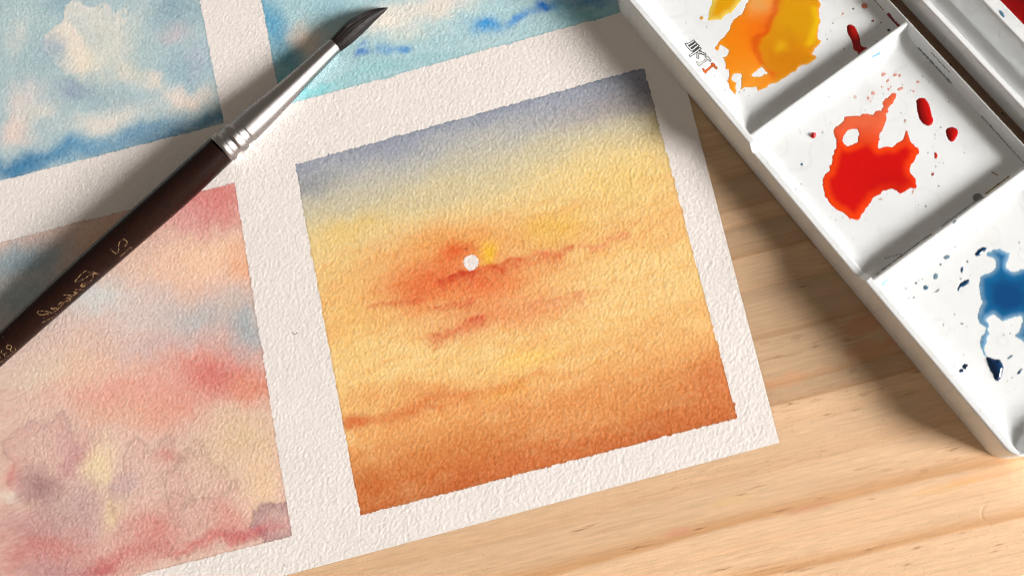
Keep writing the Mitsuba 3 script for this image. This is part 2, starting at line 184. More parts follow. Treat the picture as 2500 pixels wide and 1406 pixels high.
            [[9.132, 78.733], [8.979, 78.847], [8.787, 78.886], [8.595, 78.843], [8.439, 78.727], [8.351, 78.561], [8.349, 78.377], [8.433, 78.212], [8.586, 78.098],
             [8.778, 78.059], [8.971, 78.101], [9.127, 78.218], [9.214, 78.384], [9.216, 78.568]],
            0.06, (74, 108, 134), 'round slate blue drop below left of the grey blue teardrop', None, None],
           ['paint_drop',
            [[8.199, 77.042], [8.125, 77.094], [8.029, 77.109], [7.93, 77.084], [7.848, 77.023], [7.8, 76.938], [7.794, 76.847], [7.832, 76.767], [7.906, 76.715], [8.002, 76.699],
             [8.101, 76.725], [8.182, 76.786], [8.231, 76.871], [8.237, 76.962]],
            0.04, (120, 124, 130), 'tiny grey dot left of the slate blue drop', None, None],
           ['paint_drop', [[9.355, 79.781], [9.84, 79.977], [10.369, 79.931], [10.63, 80.071], [10.284, 80.253], [9.779, 80.207], [9.335, 79.932]], 0.04, (140, 150, 156),
            'thin curved grey mark right of the slate blue drop', None, None],
           ['paint_drop',
            [[6.277, 78.726], [6.216, 78.78], [6.122, 78.801], [6.014, 78.785], [5.913, 78.736], [5.839, 78.662], [5.807, 78.579], [5.823, 78.503], [5.885, 78.448],
             [5.979, 78.427], [6.087, 78.443], [6.188, 78.492], [6.262, 78.566], [6.294, 78.649]],
            0.04, (130, 134, 138), 'tiny grey dot below left of the slate blue drop', None, None],
           ['paint_drop',
            [[17.694, 79.236], [17.602, 79.312], [17.495, 79.348], [17.395, 79.337], [17.321, 79.282], [17.289, 79.193], [17.304, 79.088], [17.363, 78.988], [17.455, 78.912],
             [17.562, 78.876], [17.663, 78.887], [17.736, 78.942], [17.769, 79.031], [17.754, 79.136]],
            0.04, (120, 140, 150), 'tiny grey drop right above the small upright blue oval', None, None],
           ['paint_drop',
            [[9.68, 87.162], [9.611, 87.204], [9.517, 87.21], [9.416, 87.177], [9.328, 87.112], [9.271, 87.028], [9.256, 86.942], [9.285, 86.87], [9.354, 86.827], [9.449, 86.822],
             [9.55, 86.855], [9.638, 86.92], [9.695, 87.004], [9.71, 87.09]],
            0.04, (120, 130, 136), 'tiny grey drop left of the middle of the blue puddle', None, None],
           ['paint_drop',
            [[12.74, 96.186], [12.666, 96.271], [12.481, 96.336], [12.219, 96.368], [11.934, 96.361], [11.681, 96.316], [11.511, 96.242], [11.457, 96.154], [11.53, 96.069],
             [11.716, 96.004], [11.978, 95.972], [12.263, 95.979], [12.516, 96.024], [12.686, 96.098]],
            0.05, (112, 134, 148), 'slanted pale grey streak right of the blue puddle tail', None, None],
           ['paint_drop',
            [[12.473, 98.887], [12.41, 99.008], [12.215, 99.124], [11.927, 99.213], [11.604, 99.257], [11.31, 99.247], [11.102, 99.186], [11.021, 99.085], [11.085, 98.965],
             [11.279, 98.849], [11.566, 98.76], [11.89, 98.716], [12.185, 98.726], [12.393, 98.787]],
            0.15, (22, 66, 98), 'slanted dark blue streak right of the navy drop', None, None],
           ['paint_drop',
            [[19.945, 72.287], [19.892, 72.37], [19.754, 72.44], [19.559, 72.482], [19.345, 72.488], [19.154, 72.457], [19.025, 72.395], [18.982, 72.315], [19.035, 72.232],
             [19.173, 72.163], [19.369, 72.121], [19.583, 72.114], [19.774, 72.145], [19.903, 72.207]],
            0.05, (110, 136, 156), 'grey blue oblong drop on the flank of the divider by the blue well', None, None],
           ['paint_drop',
            [[35.602, 30.758], [35.397, 30.913], [35.14, 30.962], [34.882, 30.897], [34.674, 30.729], [34.558, 30.493], [34.556, 30.235], [34.668, 30.006], [34.874, 29.852],
             [35.131, 29.802], [35.389, 29.868], [35.597, 30.035], [35.713, 30.272], [35.715, 30.53]],
            0.05, (206, 120, 100), 'largest salmon coloured drop in the shaded corner of the upper well', None, None],
           ['paint_drop',
            [[29.909, 31.578], [30.377, 31.481], [30.76, 31.723], [31.014, 32.356], [30.884, 33.217], [30.537, 34.222], [30.074, 35.131], [29.554, 35.992], [29.585, 36.653],
             [30.171, 37.225], [27.937, 37.245], [28.196, 36.817], [27.878, 36.035], [28.342, 35.239], [28.85, 34.155], [29.031, 33.232], [29.328, 32.401]],
            0.25, (168, 10, 6), 'long dark red drip running down against the upper divider', None, None],
           ['paint_drop',
            [[33.31, 29.671], [33.238, 29.726], [33.147, 29.744], [33.057, 29.721], [32.984, 29.662], [32.943, 29.579], [32.943, 29.488], [32.982, 29.408], [33.054, 29.353],
             [33.145, 29.335], [33.235, 29.358], [33.308, 29.416], [33.349, 29.499], [33.35, 29.59]],
            0.04, (120, 92, 84), 'tiny brown dot left of the largest salmon drop', None, None],
           ['paint_drop',
            [[31.36, 29.038], [31.327, 29.093], [31.226, 29.154], [31.076, 29.208], [30.907, 29.244], [30.753, 29.255], [30.644, 29.239], [30.601, 29.2], [30.634, 29.144],
             [30.736, 29.083], [30.886, 29.029], [31.055, 28.993], [31.209, 28.982], [31.318, 28.998]],
            0.04, (216, 120, 70), 'thin orange dash above the dark red drip', None, None],
           ['paint_drop',
            [[34.601, 33.732], [34.535, 33.816], [34.424, 33.866], [34.291, 33.873], [34.161, 33.834], [34.06, 33.758], [34.009, 33.659], [34.017, 33.557], [34.083, 33.473],
             [34.194, 33.423], [34.327, 33.417], [34.457, 33.455], [34.558, 33.532], [34.609, 33.63]],
            0.04, (150, 96, 92), 'small dull mauve drop below the salmon drop', None, None],
           ['paint_drop',
            [[35.397, 34.989], [35.338, 35.035], [35.265, 35.051], [35.193, 35.035], [35.136, 34.989], [35.106, 34.923], [35.108, 34.85], [35.142, 34.784], [35.201, 34.739],
             [35.274, 34.723], [35.345, 34.739], [35.402, 34.784], [35.433, 34.85], [35.431, 34.923]],
            0.03, (150, 110, 100), 'tiny mauve dot right of the small mauve drop', None, None],
           ['paint_drop',
            [[35.571, 37.154], [35.463, 37.205], [35.335, 37.197], [35.212, 37.131], [35.119, 37.02], [35.073, 36.887], [35.085, 36.756], [35.151, 36.656], [35.259, 36.604],
             [35.387, 36.612], [35.51, 36.678], [35.603, 36.789], [35.649, 36.923], [35.637, 37.053]],
            0.05, (84, 76, 72), 'small dark grey smudge touching the right end of the upper divider', None, None],
           ['paint_drop', [[9.568, 13.098], [10.166, 12.963], [10.338, 13.453], [10.01, 13.672], [9.478, 13.597]], 0.05, (236, 164, 60),
            'tiny amber drop left of the plain yellow puddle', None, None],
           ['paint_drop',
            [[42.201, 36.513], [42.009, 36.784], [41.71, 36.957], [41.363, 36.999], [41.038, 36.902], [40.797, 36.685], [40.689, 36.39], [40.736, 36.076], [40.928, 35.805],
             [41.227, 35.631], [41.575, 35.588], [41.901, 35.686], [42.141, 35.904], [42.249, 36.199]],
            0.3, (92, 8, 10), 'large dark red drop in the brown channel', None, None],
           ['paint_drop',
            [[41.264, 49.016], [41.159, 49.096], [41.032, 49.126], [40.907, 49.101], [40.811, 49.024], [40.761, 48.912], [40.767, 48.786], [40.829, 48.671], [40.935, 48.591],
             [41.062, 48.561], [41.186, 48.587], [41.283, 48.663], [41.333, 48.776], [41.326, 48.902]],
            0.2, (100, 14, 16), 'small dark red drop further down the brown channel', None, None],
           ['paint_drop', [[49.121, 47.079], [49.396, 47.299], [49.46, 47.867], [49.097, 48.708], [48.85, 48.777], [48.817, 48.175], [48.86, 47.591]], 0.05, (84, 122, 148),
            'grey blue dash on the grey slope of the palette lid', None, None],
           ['paint_drop', [[40.171, 61.54], [40.211, 61.806], [40.245, 62.224], [40.068, 62.281], [39.974, 61.973], [40.016, 61.654]], 0.06, (40, 36, 36),
            'tiny black chip on the lid rim at the photo edge', None, None],
           ['paint_drop',
            [[5.537, 93.191], [5.407, 93.372], [5.195, 93.486], [4.945, 93.512], [4.705, 93.444], [4.523, 93.296], [4.434, 93.096], [4.457, 92.885], [4.587, 92.704],
             [4.798, 92.589], [5.049, 92.563], [5.289, 92.631], [5.472, 92.78], [5.56, 92.98]],
            0.15, (8, 34, 54), 'upper dark blue blob of the paint filled embossed mark', None, None],
           ['paint_drop',
            [[4.352, 93.327], [4.246, 93.467], [4.067, 93.554], [3.851, 93.569], [3.641, 93.509], [3.478, 93.387], [3.395, 93.227], [3.408, 93.059], [3.515, 92.919],
             [3.694, 92.832], [3.91, 92.817], [4.12, 92.877], [4.283, 92.999], [4.366, 93.16]],
            0.12, (16, 36, 66), 'lower dark blue blob of the paint filled embossed mark', None, None],
           ['paint_drop',
            [[27.243, 71.774], [26.937, 71.999], [26.56, 72.079], [26.186, 71.998], [25.889, 71.772], [25.728, 71.445], [25.735, 71.082], [25.908, 70.755], [26.214, 70.528],
             [26.592, 70.448], [26.967, 70.53], [27.264, 70.757], [27.424, 71.084], [27.417, 71.448]],
            0.05, (132, 128, 130), 'round grey drop cut off by the lower divider', None, None],
           ['paint_splash',
            [[30.928, 44.535], [30.856, 44.638], [30.722, 44.705], [30.552, 44.724], [30.38, 44.69], [30.24, 44.61], [30.161, 44.5], [30.156, 44.382], [30.228, 44.278],
             [30.363, 44.211], [30.533, 44.192], [30.705, 44.227], [30.844, 44.307], [30.924, 44.417]],
            0.03, 'ring', 'tiny pale red ring shaped splash above the red puddle', 'pale red splashes above the red puddle', None],
           ['paint_splash',
            [[31.295, 45.116], [31.243, 45.246], [31.155, 45.345], [31.049, 45.394], [30.946, 45.383], [30.866, 45.314], [30.824, 45.201], [30.83, 45.067], [30.882, 44.937],
             [30.97, 44.838], [31.076, 44.789], [31.179, 44.8], [31.259, 44.868], [31.301, 44.981]],
            0.03, 'ring', 'tiny pale red ring shaped splash above the red puddle', 'pale red splashes above the red puddle', None],
           ['paint_splash',
            [[28.765, 44.743], [28.59, 44.78], [28.439, 44.769], [28.344, 44.714], [28.323, 44.625], [28.38, 44.519], [28.505, 44.418], [28.671, 44.341], [28.847, 44.304],
             [28.997, 44.315], [29.092, 44.37], [29.113, 44.459], [29.056, 44.565], [28.932, 44.666]],
            0.03, 'ring', 'tiny pale red ring shaped splash above the red puddle', 'pale red splashes above the red puddle', None],
           ['paint_splash',
            [[27.267, 44.95], [27.206, 44.998], [27.133, 45.018], [27.062, 45.004], [27.008, 44.961], [26.98, 44.897], [26.984, 44.823], [27.02, 44.756], [27.081, 44.707],
             [27.154, 44.688], [27.225, 44.701], [27.28, 44.744], [27.308, 44.809], [27.303, 44.882]],
            0.03, 'ring', 'tiny pale red ring shaped splash above the red puddle', 'pale red splashes above the red puddle', None],
           ['paint_splash',
            [[27.902, 46.157], [27.791, 46.201], [27.68, 46.197], [27.591, 46.147], [27.542, 46.06], [27.542, 45.954], [27.591, 45.849], [27.68, 45.767], [27.792, 45.724],
             [27.903, 45.728], [27.992, 45.778], [28.041, 45.865], [28.041, 45.971], [27.991, 46.075]],
            0.03, 'ring', 'tiny pale red ring shaped splash above the red puddle', 'pale red splashes above the red puddle', None],
           ['paint_splash',
            [[28.486, 45.937], [28.393, 45.956], [28.313, 45.949], [28.263, 45.918], [28.251, 45.868], [28.281, 45.81], [28.346, 45.755], [28.434, 45.714], [28.527, 45.696],
             [28.606, 45.702], [28.657, 45.734], [28.669, 45.783], [28.639, 45.841], [28.574, 45.896]],
            0.03, 'ring', 'tiny pale red ring shaped splash above the red puddle', 'pale red splashes above the red puddle', None],
           ['paint_splash',
            [[31.195, 49.08], [31.124, 49.133], [31.036, 49.151], [30.948, 49.131], [30.878, 49.076], [30.84, 48.997], [30.84, 48.91], [30.88, 48.833], [30.951, 48.779],
             [31.039, 48.761], [31.127, 48.782], [31.197, 48.837], [31.235, 48.915], [31.235, 49.002]],
            0.03, 'ring', 'tiny pale red ring shaped splash above the red puddle', 'pale red splashes above the red puddle', None],
           ['paint_splash',
            [[33.026, 48.224], [32.947, 48.27], [32.834, 48.269], [32.711, 48.221], [32.603, 48.135], [32.529, 48.029], [32.506, 47.923], [32.537, 47.838], [32.617, 47.791],
             [32.73, 47.792], [32.853, 47.84], [32.962, 47.926], [33.035, 48.033], [33.058, 48.139]],
            0.03, 'ring', 'tiny pale red ring shaped splash above the red puddle', 'pale red splashes above the red puddle', None],
           ['paint_splash',
            [[25.287, 45.154], [25.15, 45.195], [25.002, 45.163], [24.874, 45.063], [24.79, 44.915], [24.766, 44.749], [24.808, 44.597], [24.908, 44.49], [25.045, 44.448],
             [25.192, 44.481], [25.321, 44.581], [25.405, 44.729], [25.428, 44.895], [25.386, 45.047]],
            0.03, 'ring', 'tiny pale red ring shaped splash above the red puddle', 'pale red splashes above the red puddle', None],
           ['paint_splash',
            [[23.92, 45.234], [23.8, 45.283], [23.682, 45.284], [23.589, 45.236], [23.539, 45.149], [23.543, 45.04], [23.599, 44.931], [23.697, 44.843], [23.817, 44.794],
             [23.935, 44.793], [24.028, 44.841], [24.078, 44.928], [24.074, 45.037], [24.018, 45.146]],
            0.03, 'ring', 'tiny pale red ring shaped splash above the red puddle', 'pale red splashes above the red puddle', None],
           ['paint_splash',
            [[24.528, 45.54], [24.476, 45.582], [24.414, 45.598], [24.353, 45.587], [24.306, 45.55], [24.282, 45.495], [24.286, 45.432], [24.316, 45.374], [24.368, 45.333],
             [24.431, 45.316], [24.491, 45.328], [24.538, 45.365], [24.563, 45.42], [24.559, 45.483]],
            0.03, 'ring', 'tiny pale red ring shaped splash above the red puddle', 'pale red splashes above the red puddle', None],
           ['paint_splash',
            [[23.87, 45.841], [23.818, 45.883], [23.756, 45.899], [23.695, 45.888], [23.648, 45.851], [23.624, 45.796], [23.627, 45.733], [23.658, 45.675], [23.71, 45.634],
             [23.772, 45.617], [23.833, 45.629], [23.88, 45.666], [23.904, 45.721], [23.9, 45.784]],
            0.03, 'ring', 'tiny pale red ring shaped splash above the red puddle', 'pale red splashes above the red puddle', None],
           ['paint_splash', [[28.713, 42.695], [29.178, 42.839], [29.589, 43.292], [29.118, 43.365], [28.574, 43.317], [28.232, 43.27], [28.628, 43.041]], 0.03, 'ring',
            'triangular salmon splash highest above the red puddle', None, None],
           ['paint_splash', [[28.789, 47.031], [29.217, 46.8], [29.679, 46.943], [30.183, 47.245], [29.822, 47.465], [29.28, 47.417]], 0.03, 'ring',
            'salmon diamond splash just above the tip of the red puddle', None, None],
           ['paint_splash',
            [[22.342, 43.604], [22.229, 43.693], [22.088, 43.726], [21.949, 43.696], [21.839, 43.609], [21.779, 43.483], [21.782, 43.342], [21.847, 43.215], [21.96, 43.126],
             [22.101, 43.094], [22.24, 43.124], [22.35, 43.211], [22.41, 43.337], [22.407, 43.477]],
            0.02, (226, 196, 188), 'faint pink circle left of the red splashes', None, None],
           ['paint_splash',
            [[26.174, 52.633], [26.039, 52.695], [25.91, 52.71], [25.814, 52.675], [25.77, 52.598], [25.786, 52.494], [25.86, 52.384], [25.976, 52.288], [26.112, 52.227],
             [26.241, 52.212], [26.337, 52.247], [26.381, 52.323], [26.364, 52.427], [26.291, 52.538]],
            0.02, (216, 176, 166), 'faint pink speck between the two arms of the red puddle', None, None],
           ['paint_splash',
            [[13.477, 61.54], [13.392, 61.599], [13.245, 61.607], [13.065, 61.562], [12.889, 61.474], [12.751, 61.359], [12.679, 61.241], [12.686, 61.142], [12.772, 61.083],
             [12.919, 61.075], [13.099, 61.119], [13.275, 61.208], [13.412, 61.323], [13.485, 61.441]],
            0.02, (214, 190, 180), 'faint pink smear under the red puddle notch', None, None],
           ['paint_splash',
            [[18.541, 63.809], [18.356, 63.902], [18.191, 63.947], [18.077, 63.936], [18.038, 63.869], [18.081, 63.762], [18.198, 63.634], [18.365, 63.511], [18.55, 63.417],
             [18.715, 63.372], [18.829, 63.384], [18.868, 63.45], [18.825, 63.558], [18.708, 63.686]],
            0.02, (222, 176, 160), 'faint salmon streak below the right end of the red puddle', None, None]],
 'pf': {'redline': [[13.239, 48.905], [24.452, 57.587]],
        'ystreak': [[23.65, 18.715], [22.069, 20.077], [18.225, 22.439], [14.886, 23.446], [13.335, 24.788], [12.804, 27.781], [13.075, 30.115]],
        'yspot': [17.949, 27.174],
        'yright': [24.398, 28.458],
        'yband': [[27.674, 25.026], [26.18, 26.865], [24.457, 28.505], [22.836, 29.784]],
        'ytan': [20.103, 17.614],
        'ydark': [17.286, 29.21],
        'ymid': [22.916, 25.114],
        'ycut': [18.056, 23.386],
        'ybot': [9.073, 29.066],
        'bcore': [18.378, 88.433]},
 'specks': [[[27.039, 30.463], [28.343, 29.463], [25.451, 31.336], [25.83, 30.397], [26.616, 34.755], [33.146, 29.539], [4.544, 24.222], [3.971, 29.78], [7.061, 29.901],
             [6.09, 29.663], [4.161, 27.936], [3.508, 26.791], [4.165, 27.561], [4.588, 28.378], [3.421, 26.407], [7.0, 31.321], [6.932, 12.302], [9.447, 15.411], [2.785, 25.483],
             [33.818, 34.816], [35.335, 34.854], [32.185, 37.239]],
            [[18.413, 40.456], [26.511, 50.878], [27.164, 52.165], [30.173, 57.287], [28.529, 57.695], [28.058, 58.247], [26.704, 59.33], [25.706, 62.342], [26.176, 62.795],
             [24.672, 62.449], [25.31, 59.619], [30.303, 63.478], [34.451, 60.005], [34.941, 53.744], [34.548, 54.37], [22.676, 65.553], [18.475, 67.083], [16.924, 66.138],
             [4.339, 59.582], [2.523, 58.144], [5.603, 59.95], [3.768, 50.614], [2.289, 50.842], [15.335, 44.647], [13.067, 45.217], [21.854, 46.551], [26.432, 46.123],
             [30.68, 48.518], [17.629, 66.143], [20.18, 70.291], [34.135, 47.708], [34.251, 49.284], [30.261, 46.771]],
            [[5.944, 76.549], [8.711, 76.759], [4.594, 75.82], [9.39, 76.989], [12.887, 80.072], [14.583, 80.788], [9.59, 85.012], [6.896, 85.321], [3.663, 88.312],
             [3.222, 88.042], [6.198, 91.29], [3.28, 91.882], [9.814, 87.88], [26.77, 81.744], [16.307, 81.248], [9.062, 100.678], [8.929, 99.021], [15.924, 92.123],
             [13.797, 92.561], [14.834, 93.058], [5.218, 78.215], [17.597, 75.862], [10.028, 99.039]]],
 'letters': [[[[5.755, 16.216], [4.267, 16.14]], [[5.752, 16.814], [4.321, 16.829]], [[5.823, 17.425], [4.352, 17.545]],
              [[4.252, 15.943], [4.168, 16.431], [4.204, 17.197], [4.282, 17.582]]],
             [[[5.757, 18.156], [3.276, 18.345]], [[5.084, 18.541], [5.408, 18.983], [5.744, 19.571]], [[5.04, 18.598], [4.61, 18.992], [4.254, 19.397]]],
             [[[5.778, 20.652], [3.374, 20.803]], [[5.649, 20.229], [5.775, 21.244]], [[3.475, 20.243], [3.404, 20.872]]],
             [[[5.758, 22.28], [3.4, 22.644]], [[5.669, 22.074], [5.729, 23.168]], [[3.496, 22.038], [3.411, 22.789]]]],
 'fills': [[[5.693, 16.412], [4.43, 16.423]], [[5.671, 17.088], [4.413, 17.148]], [[5.683, 17.882], [4.452, 17.963]], [[5.492, 18.559], [5.574, 18.992]]],
 'brush': {'handle': [[-145.396, -70.132, 3.2, 1.965], [-100.85, -44.194, 3.2, 2.239], [-64.13, -23.071, 3.2, 2.512], [-50.108, -15.052, 3.2, 2.81], [-35.512, -6.981, 3.2, 3.069],
                      [-22.699, 0.013, 3.2, 3.144], [-13.067, 5.648, 3.2, 3.011]],
           'ferrule': [[-13.067, 5.648, 3.2, 2.969], [-12.525, 5.977, 3.117, 3.178], [-11.983, 6.307, 3.033, 3.18], [-11.35, 6.657, 2.95, 2.727], [-10.896, 6.968, 2.867, 2.729],
                       [-10.163, 7.381, 2.783, 3.145], [-9.429, 7.795, 2.7, 3.106], [-8.686, 8.253, 2.617, 2.694], [-8.139, 8.586, 2.533, 2.695], [-7.591, 8.918, 2.45, 2.822],
                       [2.152, 14.596, 2.367, 2.208], [13.228, 21.353, 2.283, 1.612], [13.695, 21.633, 2.2, 1.592]],
           'tuft': [[13.595, 21.569, 2.2, 1.508], [15.427, 22.593, 2.078, 1.719], [17.099, 23.67, 1.956, 1.869], [18.646, 24.55, 1.833, 1.829], [20.363, 25.383, 1.711, 1.599],
                    [22.075, 26.172, 1.589, 1.306], [23.55, 26.654, 1.467, 0.928], [24.823, 27.006, 1.344, 0.548], [25.637, 27.259, 1.222, 0.232], [25.982, 27.367, 1.1, 0.042]]},
 'gold': [[[10.011, 68.195], [11.031, 76.829], [11.944, 86.295], [12.724, 88.681], [13.059, 79.26], [12.843, 66.314], [12.298, 57.588], [11.507, 45.366], [11.028, 33.424],
           [10.998, 22.916], [11.375, 22.005], [11.95, 32.574], [12.501, 47.384], [12.792, 62.962], [13.239, 67.176], [13.952, 70.613], [14.662, 69.518], [15.206, 67.439]],
          [[13.437, 46.338], [13.832, 51.35], [14.128, 62.639], [13.858, 63.577], [13.515, 57.418], [13.382, 49.454], [13.437, 46.338]],
          [[15.206, 67.439], [14.652, 56.679], [14.992, 54.384], [15.517, 56.989], [15.872, 65.071], [15.521, 67.753], [15.083, 65.49]],
          [[15.872, 65.071], [16.357, 68.526], [16.836, 76.996], [17.117, 73.137], [16.777, 64.453], [16.595, 59.459], [17.077, 60.676], [17.347, 68.305]],
          [[17.347, 68.305], [17.831, 71.855], [18.185, 71.313], [17.806, 63.467], [17.399, 50.303], [16.954, 38.081], [17.345, 51.337], [18.203, 68.696]],
          [[18.26, 69.774], [18.703, 71.863], [19.058, 71.305], [18.914, 63.084], [18.654, 59.688], [18.694, 67.488], [18.825, 76.352]],
          [[19.265, 56.313], [19.502, 62.285], [19.55, 57.131]], [[19.521, 66.256], [19.699, 73.887], [20.129, 84.05], [19.965, 68.311], [19.773, 69.965]],
          [[20.352, 58.479], [20.82, 64.291], [20.931, 73.197], [20.564, 69.452], [20.399, 59.695]],
          [[20.539, 56.997], [21.127, 56.176], [21.686, 62.239], [22.006, 73.537], [21.606, 72.757], [21.106, 65.053]],
          [[22.124, 73.405], [22.794, 70.772], [23.416, 66.961], [23.794, 57.41], [23.507, 56.657], [22.985, 69.107]],
          [[20.456, 31.811], [20.886, 40.211], [21.833, 47.029], [23.092, 50.06], [23.829, 52.642], [24.35, 72.553], [24.312, 58.002], [23.657, 43.634], [23.363, 28.616],
           [22.383, 26.398], [21.51, 28.446], [20.517, 30.636]],
          [[24.752, 73.259], [24.098, 55.782], [24.263, 48.614]],
          [[2.651, 57.417], [2.465, 59.859], [2.263, 60.241], [2.091, 58.302], [1.972, 54.789], [1.935, 50.217], [1.975, 45.77], [2.088, 42.18], [2.263, 40.017], [2.464, 39.72],
           [2.646, 41.387], [2.778, 44.659], [2.827, 48.959], [2.782, 53.501], [2.651, 57.417]],
          [[2.523, 83.662], [2.293, 87.628], [2.077, 87.923], [1.914, 84.779], [1.829, 79.196], [1.83, 72.603], [1.908, 66.668], [2.055, 62.204], [2.256, 59.533], [2.47, 59.253],
           [2.655, 61.408], [2.776, 65.542], [2.798, 71.148], [2.709, 77.524], [2.523, 83.662]],
          [[1.307, 40.892], [0.907, 39.218], [0.592, 43.091], [0.542, 52.569], [0.775, 57.583], [1.19, 60.166], [0.613, 60.84], [0.375, 67.063], [0.428, 79.156], [0.835, 83.751],
           [1.358, 82.775]],
          [[-0.151, 58.041], [-0.366, 57.499], [-0.743, 60.225], [-1.039, 63.824], [-1.092, 72.563], [-0.967, 77.96], [-0.848, 83.635], [-0.455, 82.877], [-0.129, 82.333]],
          [[29.817, 30.568], [29.717, 37.799], [29.787, 45.491], [29.763, 57.786], [30.362, 54.807], [30.837, 49.703], [31.415, 38.31], [31.926, 32.591], [32.477, 32.477],
           [32.916, 33.42], [33.055, 39.841], [33.017, 48.561], [32.778, 53.861], [32.401, 55.367], [32.063, 55.22]],
          [[29.823, 75.421], [30.351, 77.856], [31.228, 76.96], [31.912, 77.07], [32.64, 75.123], [32.394, 84.266]]],
 'wood': {'g': [1.0, -0.0],
          'dash': [[74.432, -87.334, 3.333, 0.16], [89.538, -83.629, 2.519, 0.14], [59.314, -87.076, 2.222, 0.14], [90.005, -89.036, 1.778, 0.12], [38.706, -82.449, 3.704, 0.12],
                   [40.679, -82.171, 2.963, 0.1], [71.435, -82.474, 4.444, 0.1], [68.289, -83.051, 2.963, 0.1], [75.263, -97.875, 3.704, 0.13], [72.806, -97.6, 2.963, 0.14],
                   [86.746, -96.972, 2.222, 0.13], [94.818, -98.612, 2.519, 0.14], [92.282, -100.9, 1.778, 0.13], [107.143, -101.995, 2.222, 0.12], [108.131, -101.179, 2.222, 0.1],
                   [84.336, -79.072, 1.63, 0.1], [104.449, -69.412, 2.963, 0.16], [101.775, -73.048, 3.704, 0.16], [86.916, -73.138, 1.778, 0.16], [92.013, -73.489, 2.074, 0.12],
                   [94.166, -71.387, 1.63, 0.12], [81.585, -60.964, 2.222, 0.14], [88.479, -60.772, 1.926, 0.12], [94.419, -61.12, 1.63, 0.12], [81.229, -69.699, 1.63, 0.12],
                   [102.899, -97.875, 1.481, 0.1], [81.227, -86.754, 2.222, 0.12], [48.272, -87.791, 4.444, 0.1], [61.226, -94.691, 4.444, 0.1], [106.175, -83.972, 2.963, 0.12],
                   [93.43, -66.645, 2.222, 0.12], [89.595, -49.64, 2.222, 0.12]],
          'bands': [[-19.058, 0.93, 0.2], [-26.56, 0.86, 0.3], [-32.394, 1.0, 0.2], [-35.857, 0.86, 0.2], [-41.718, 1.02, 0.3], [-47.948, 0.9, 0.15], [-57.015, 0.97, 0.3],
                    [-66.176, 0.93, 0.35], [-69.586, 1.06, 0.3], [-73.6, 1.0, 0.1]],
          'wide': [[-88.853, 1.3, 0.36], [-98.631, 1.0, 0.36], [-80.829, 1.6, 0.1], [-93.672, 1.2, 0.06]],
          'stain': [[98.465, -59.056, 5.22, 2.09, (205, 116, 70), 0.6], [98.134, -63.621, 5.97, 1.94, (206, 124, 76), 0.6], [93.888, -41.91, 0.9, 1.79, (190, 90, 60), 0.5],
                    [79.479, -65.458, 6.72, 1.64, (222, 156, 112), 0.5], [75.981, -51.286, 1.19, 0.75, (220, 120, 90), 0.4], [79.333, -88.127, 6.72, 0.9, (216, 146, 120), 0.5],
                    [55.259, -86.869, 2.99, 0.9, (216, 136, 120), 0.5], [112.215, -89.415, 9.7, 1.04, (236, 168, 110), 0.5], [102.022, -89.867, 6.72, 0.75, (232, 180, 100), 0.4],
                    [66.609, -83.687, 4.48, 1.04, (220, 186, 110), 0.4]],
          'dent': [108.501, -96.018, 1.6296296296296295]},
 'lint': [[[-6.454, -33.959], [-6.05, -34.477], [-5.417, -34.225]], [[-16.066, -76.218], [-15.8, -76.502]], [[30.186, -26.285], [30.287, -26.566]]],
 'shadow': [-19.556, 10.844, 0.0]}

# ---------------------------------------------------------------- camera, light, exposure
scene, labels = {}, {}
exposure = 0.0
_c = DATA['cam']; _C = np.array(_c['C']) * MM
scene['camera'] = {'type': 'thinlens', 'fov': _c['fov'], 'fov_axis': 'x', 'near_clip': 0.01, 'far_clip': 20.0, 'aperture_radius': 0.0011, 'focus_distance': _c['focus'] * MM,
    'to_world': T().look_at(origin=_C.tolist(), target=(_C + np.array(_c['fwd']) * MM * 0.1).tolist(), up=_c['up'])}
SUN_EL, WIN_D = 19.8, 1.6
_h = -np.array(DATA['shadow'][:2]); _h /= np.linalg.norm(_h)
WDIR = np.array([_h[0] * math.cos(math.radians(SUN_EL)), _h[1] * math.cos(math.radians(SUN_EL)), math.sin(math.radians(SUN_EL))])
AIM = np.array([0.05, -0.02, 0.0])
WPOS = AIM + WDIR * WIN_D
scene['window'] = {'type': 'rectangle', 'to_world': T().look_at(origin=WPOS.tolist(), target=AIM.tolist(), up=[0, 0, 1]).scale([0.29, 0.19, 1]),
    'emitter': {'type': 'area', 'radiance': {'type': 'rgb', 'value': [91.0, 87.8, 85.2]}}, 'bsdf': {'type': 'diffuse', 'reflectance': {'type': 'rgb', 'value': [0.1, 0.1, 0.1]}}}
labels['window'] = {'label': 'pale daylit window pane to the right of the table', 'category': 'window', 'kind': 'structure'}
scene['room_light'] = {'type': 'constant', 'radiance': {'type': 'rgb', 'value': [0.188, 0.166, 0.142]}}

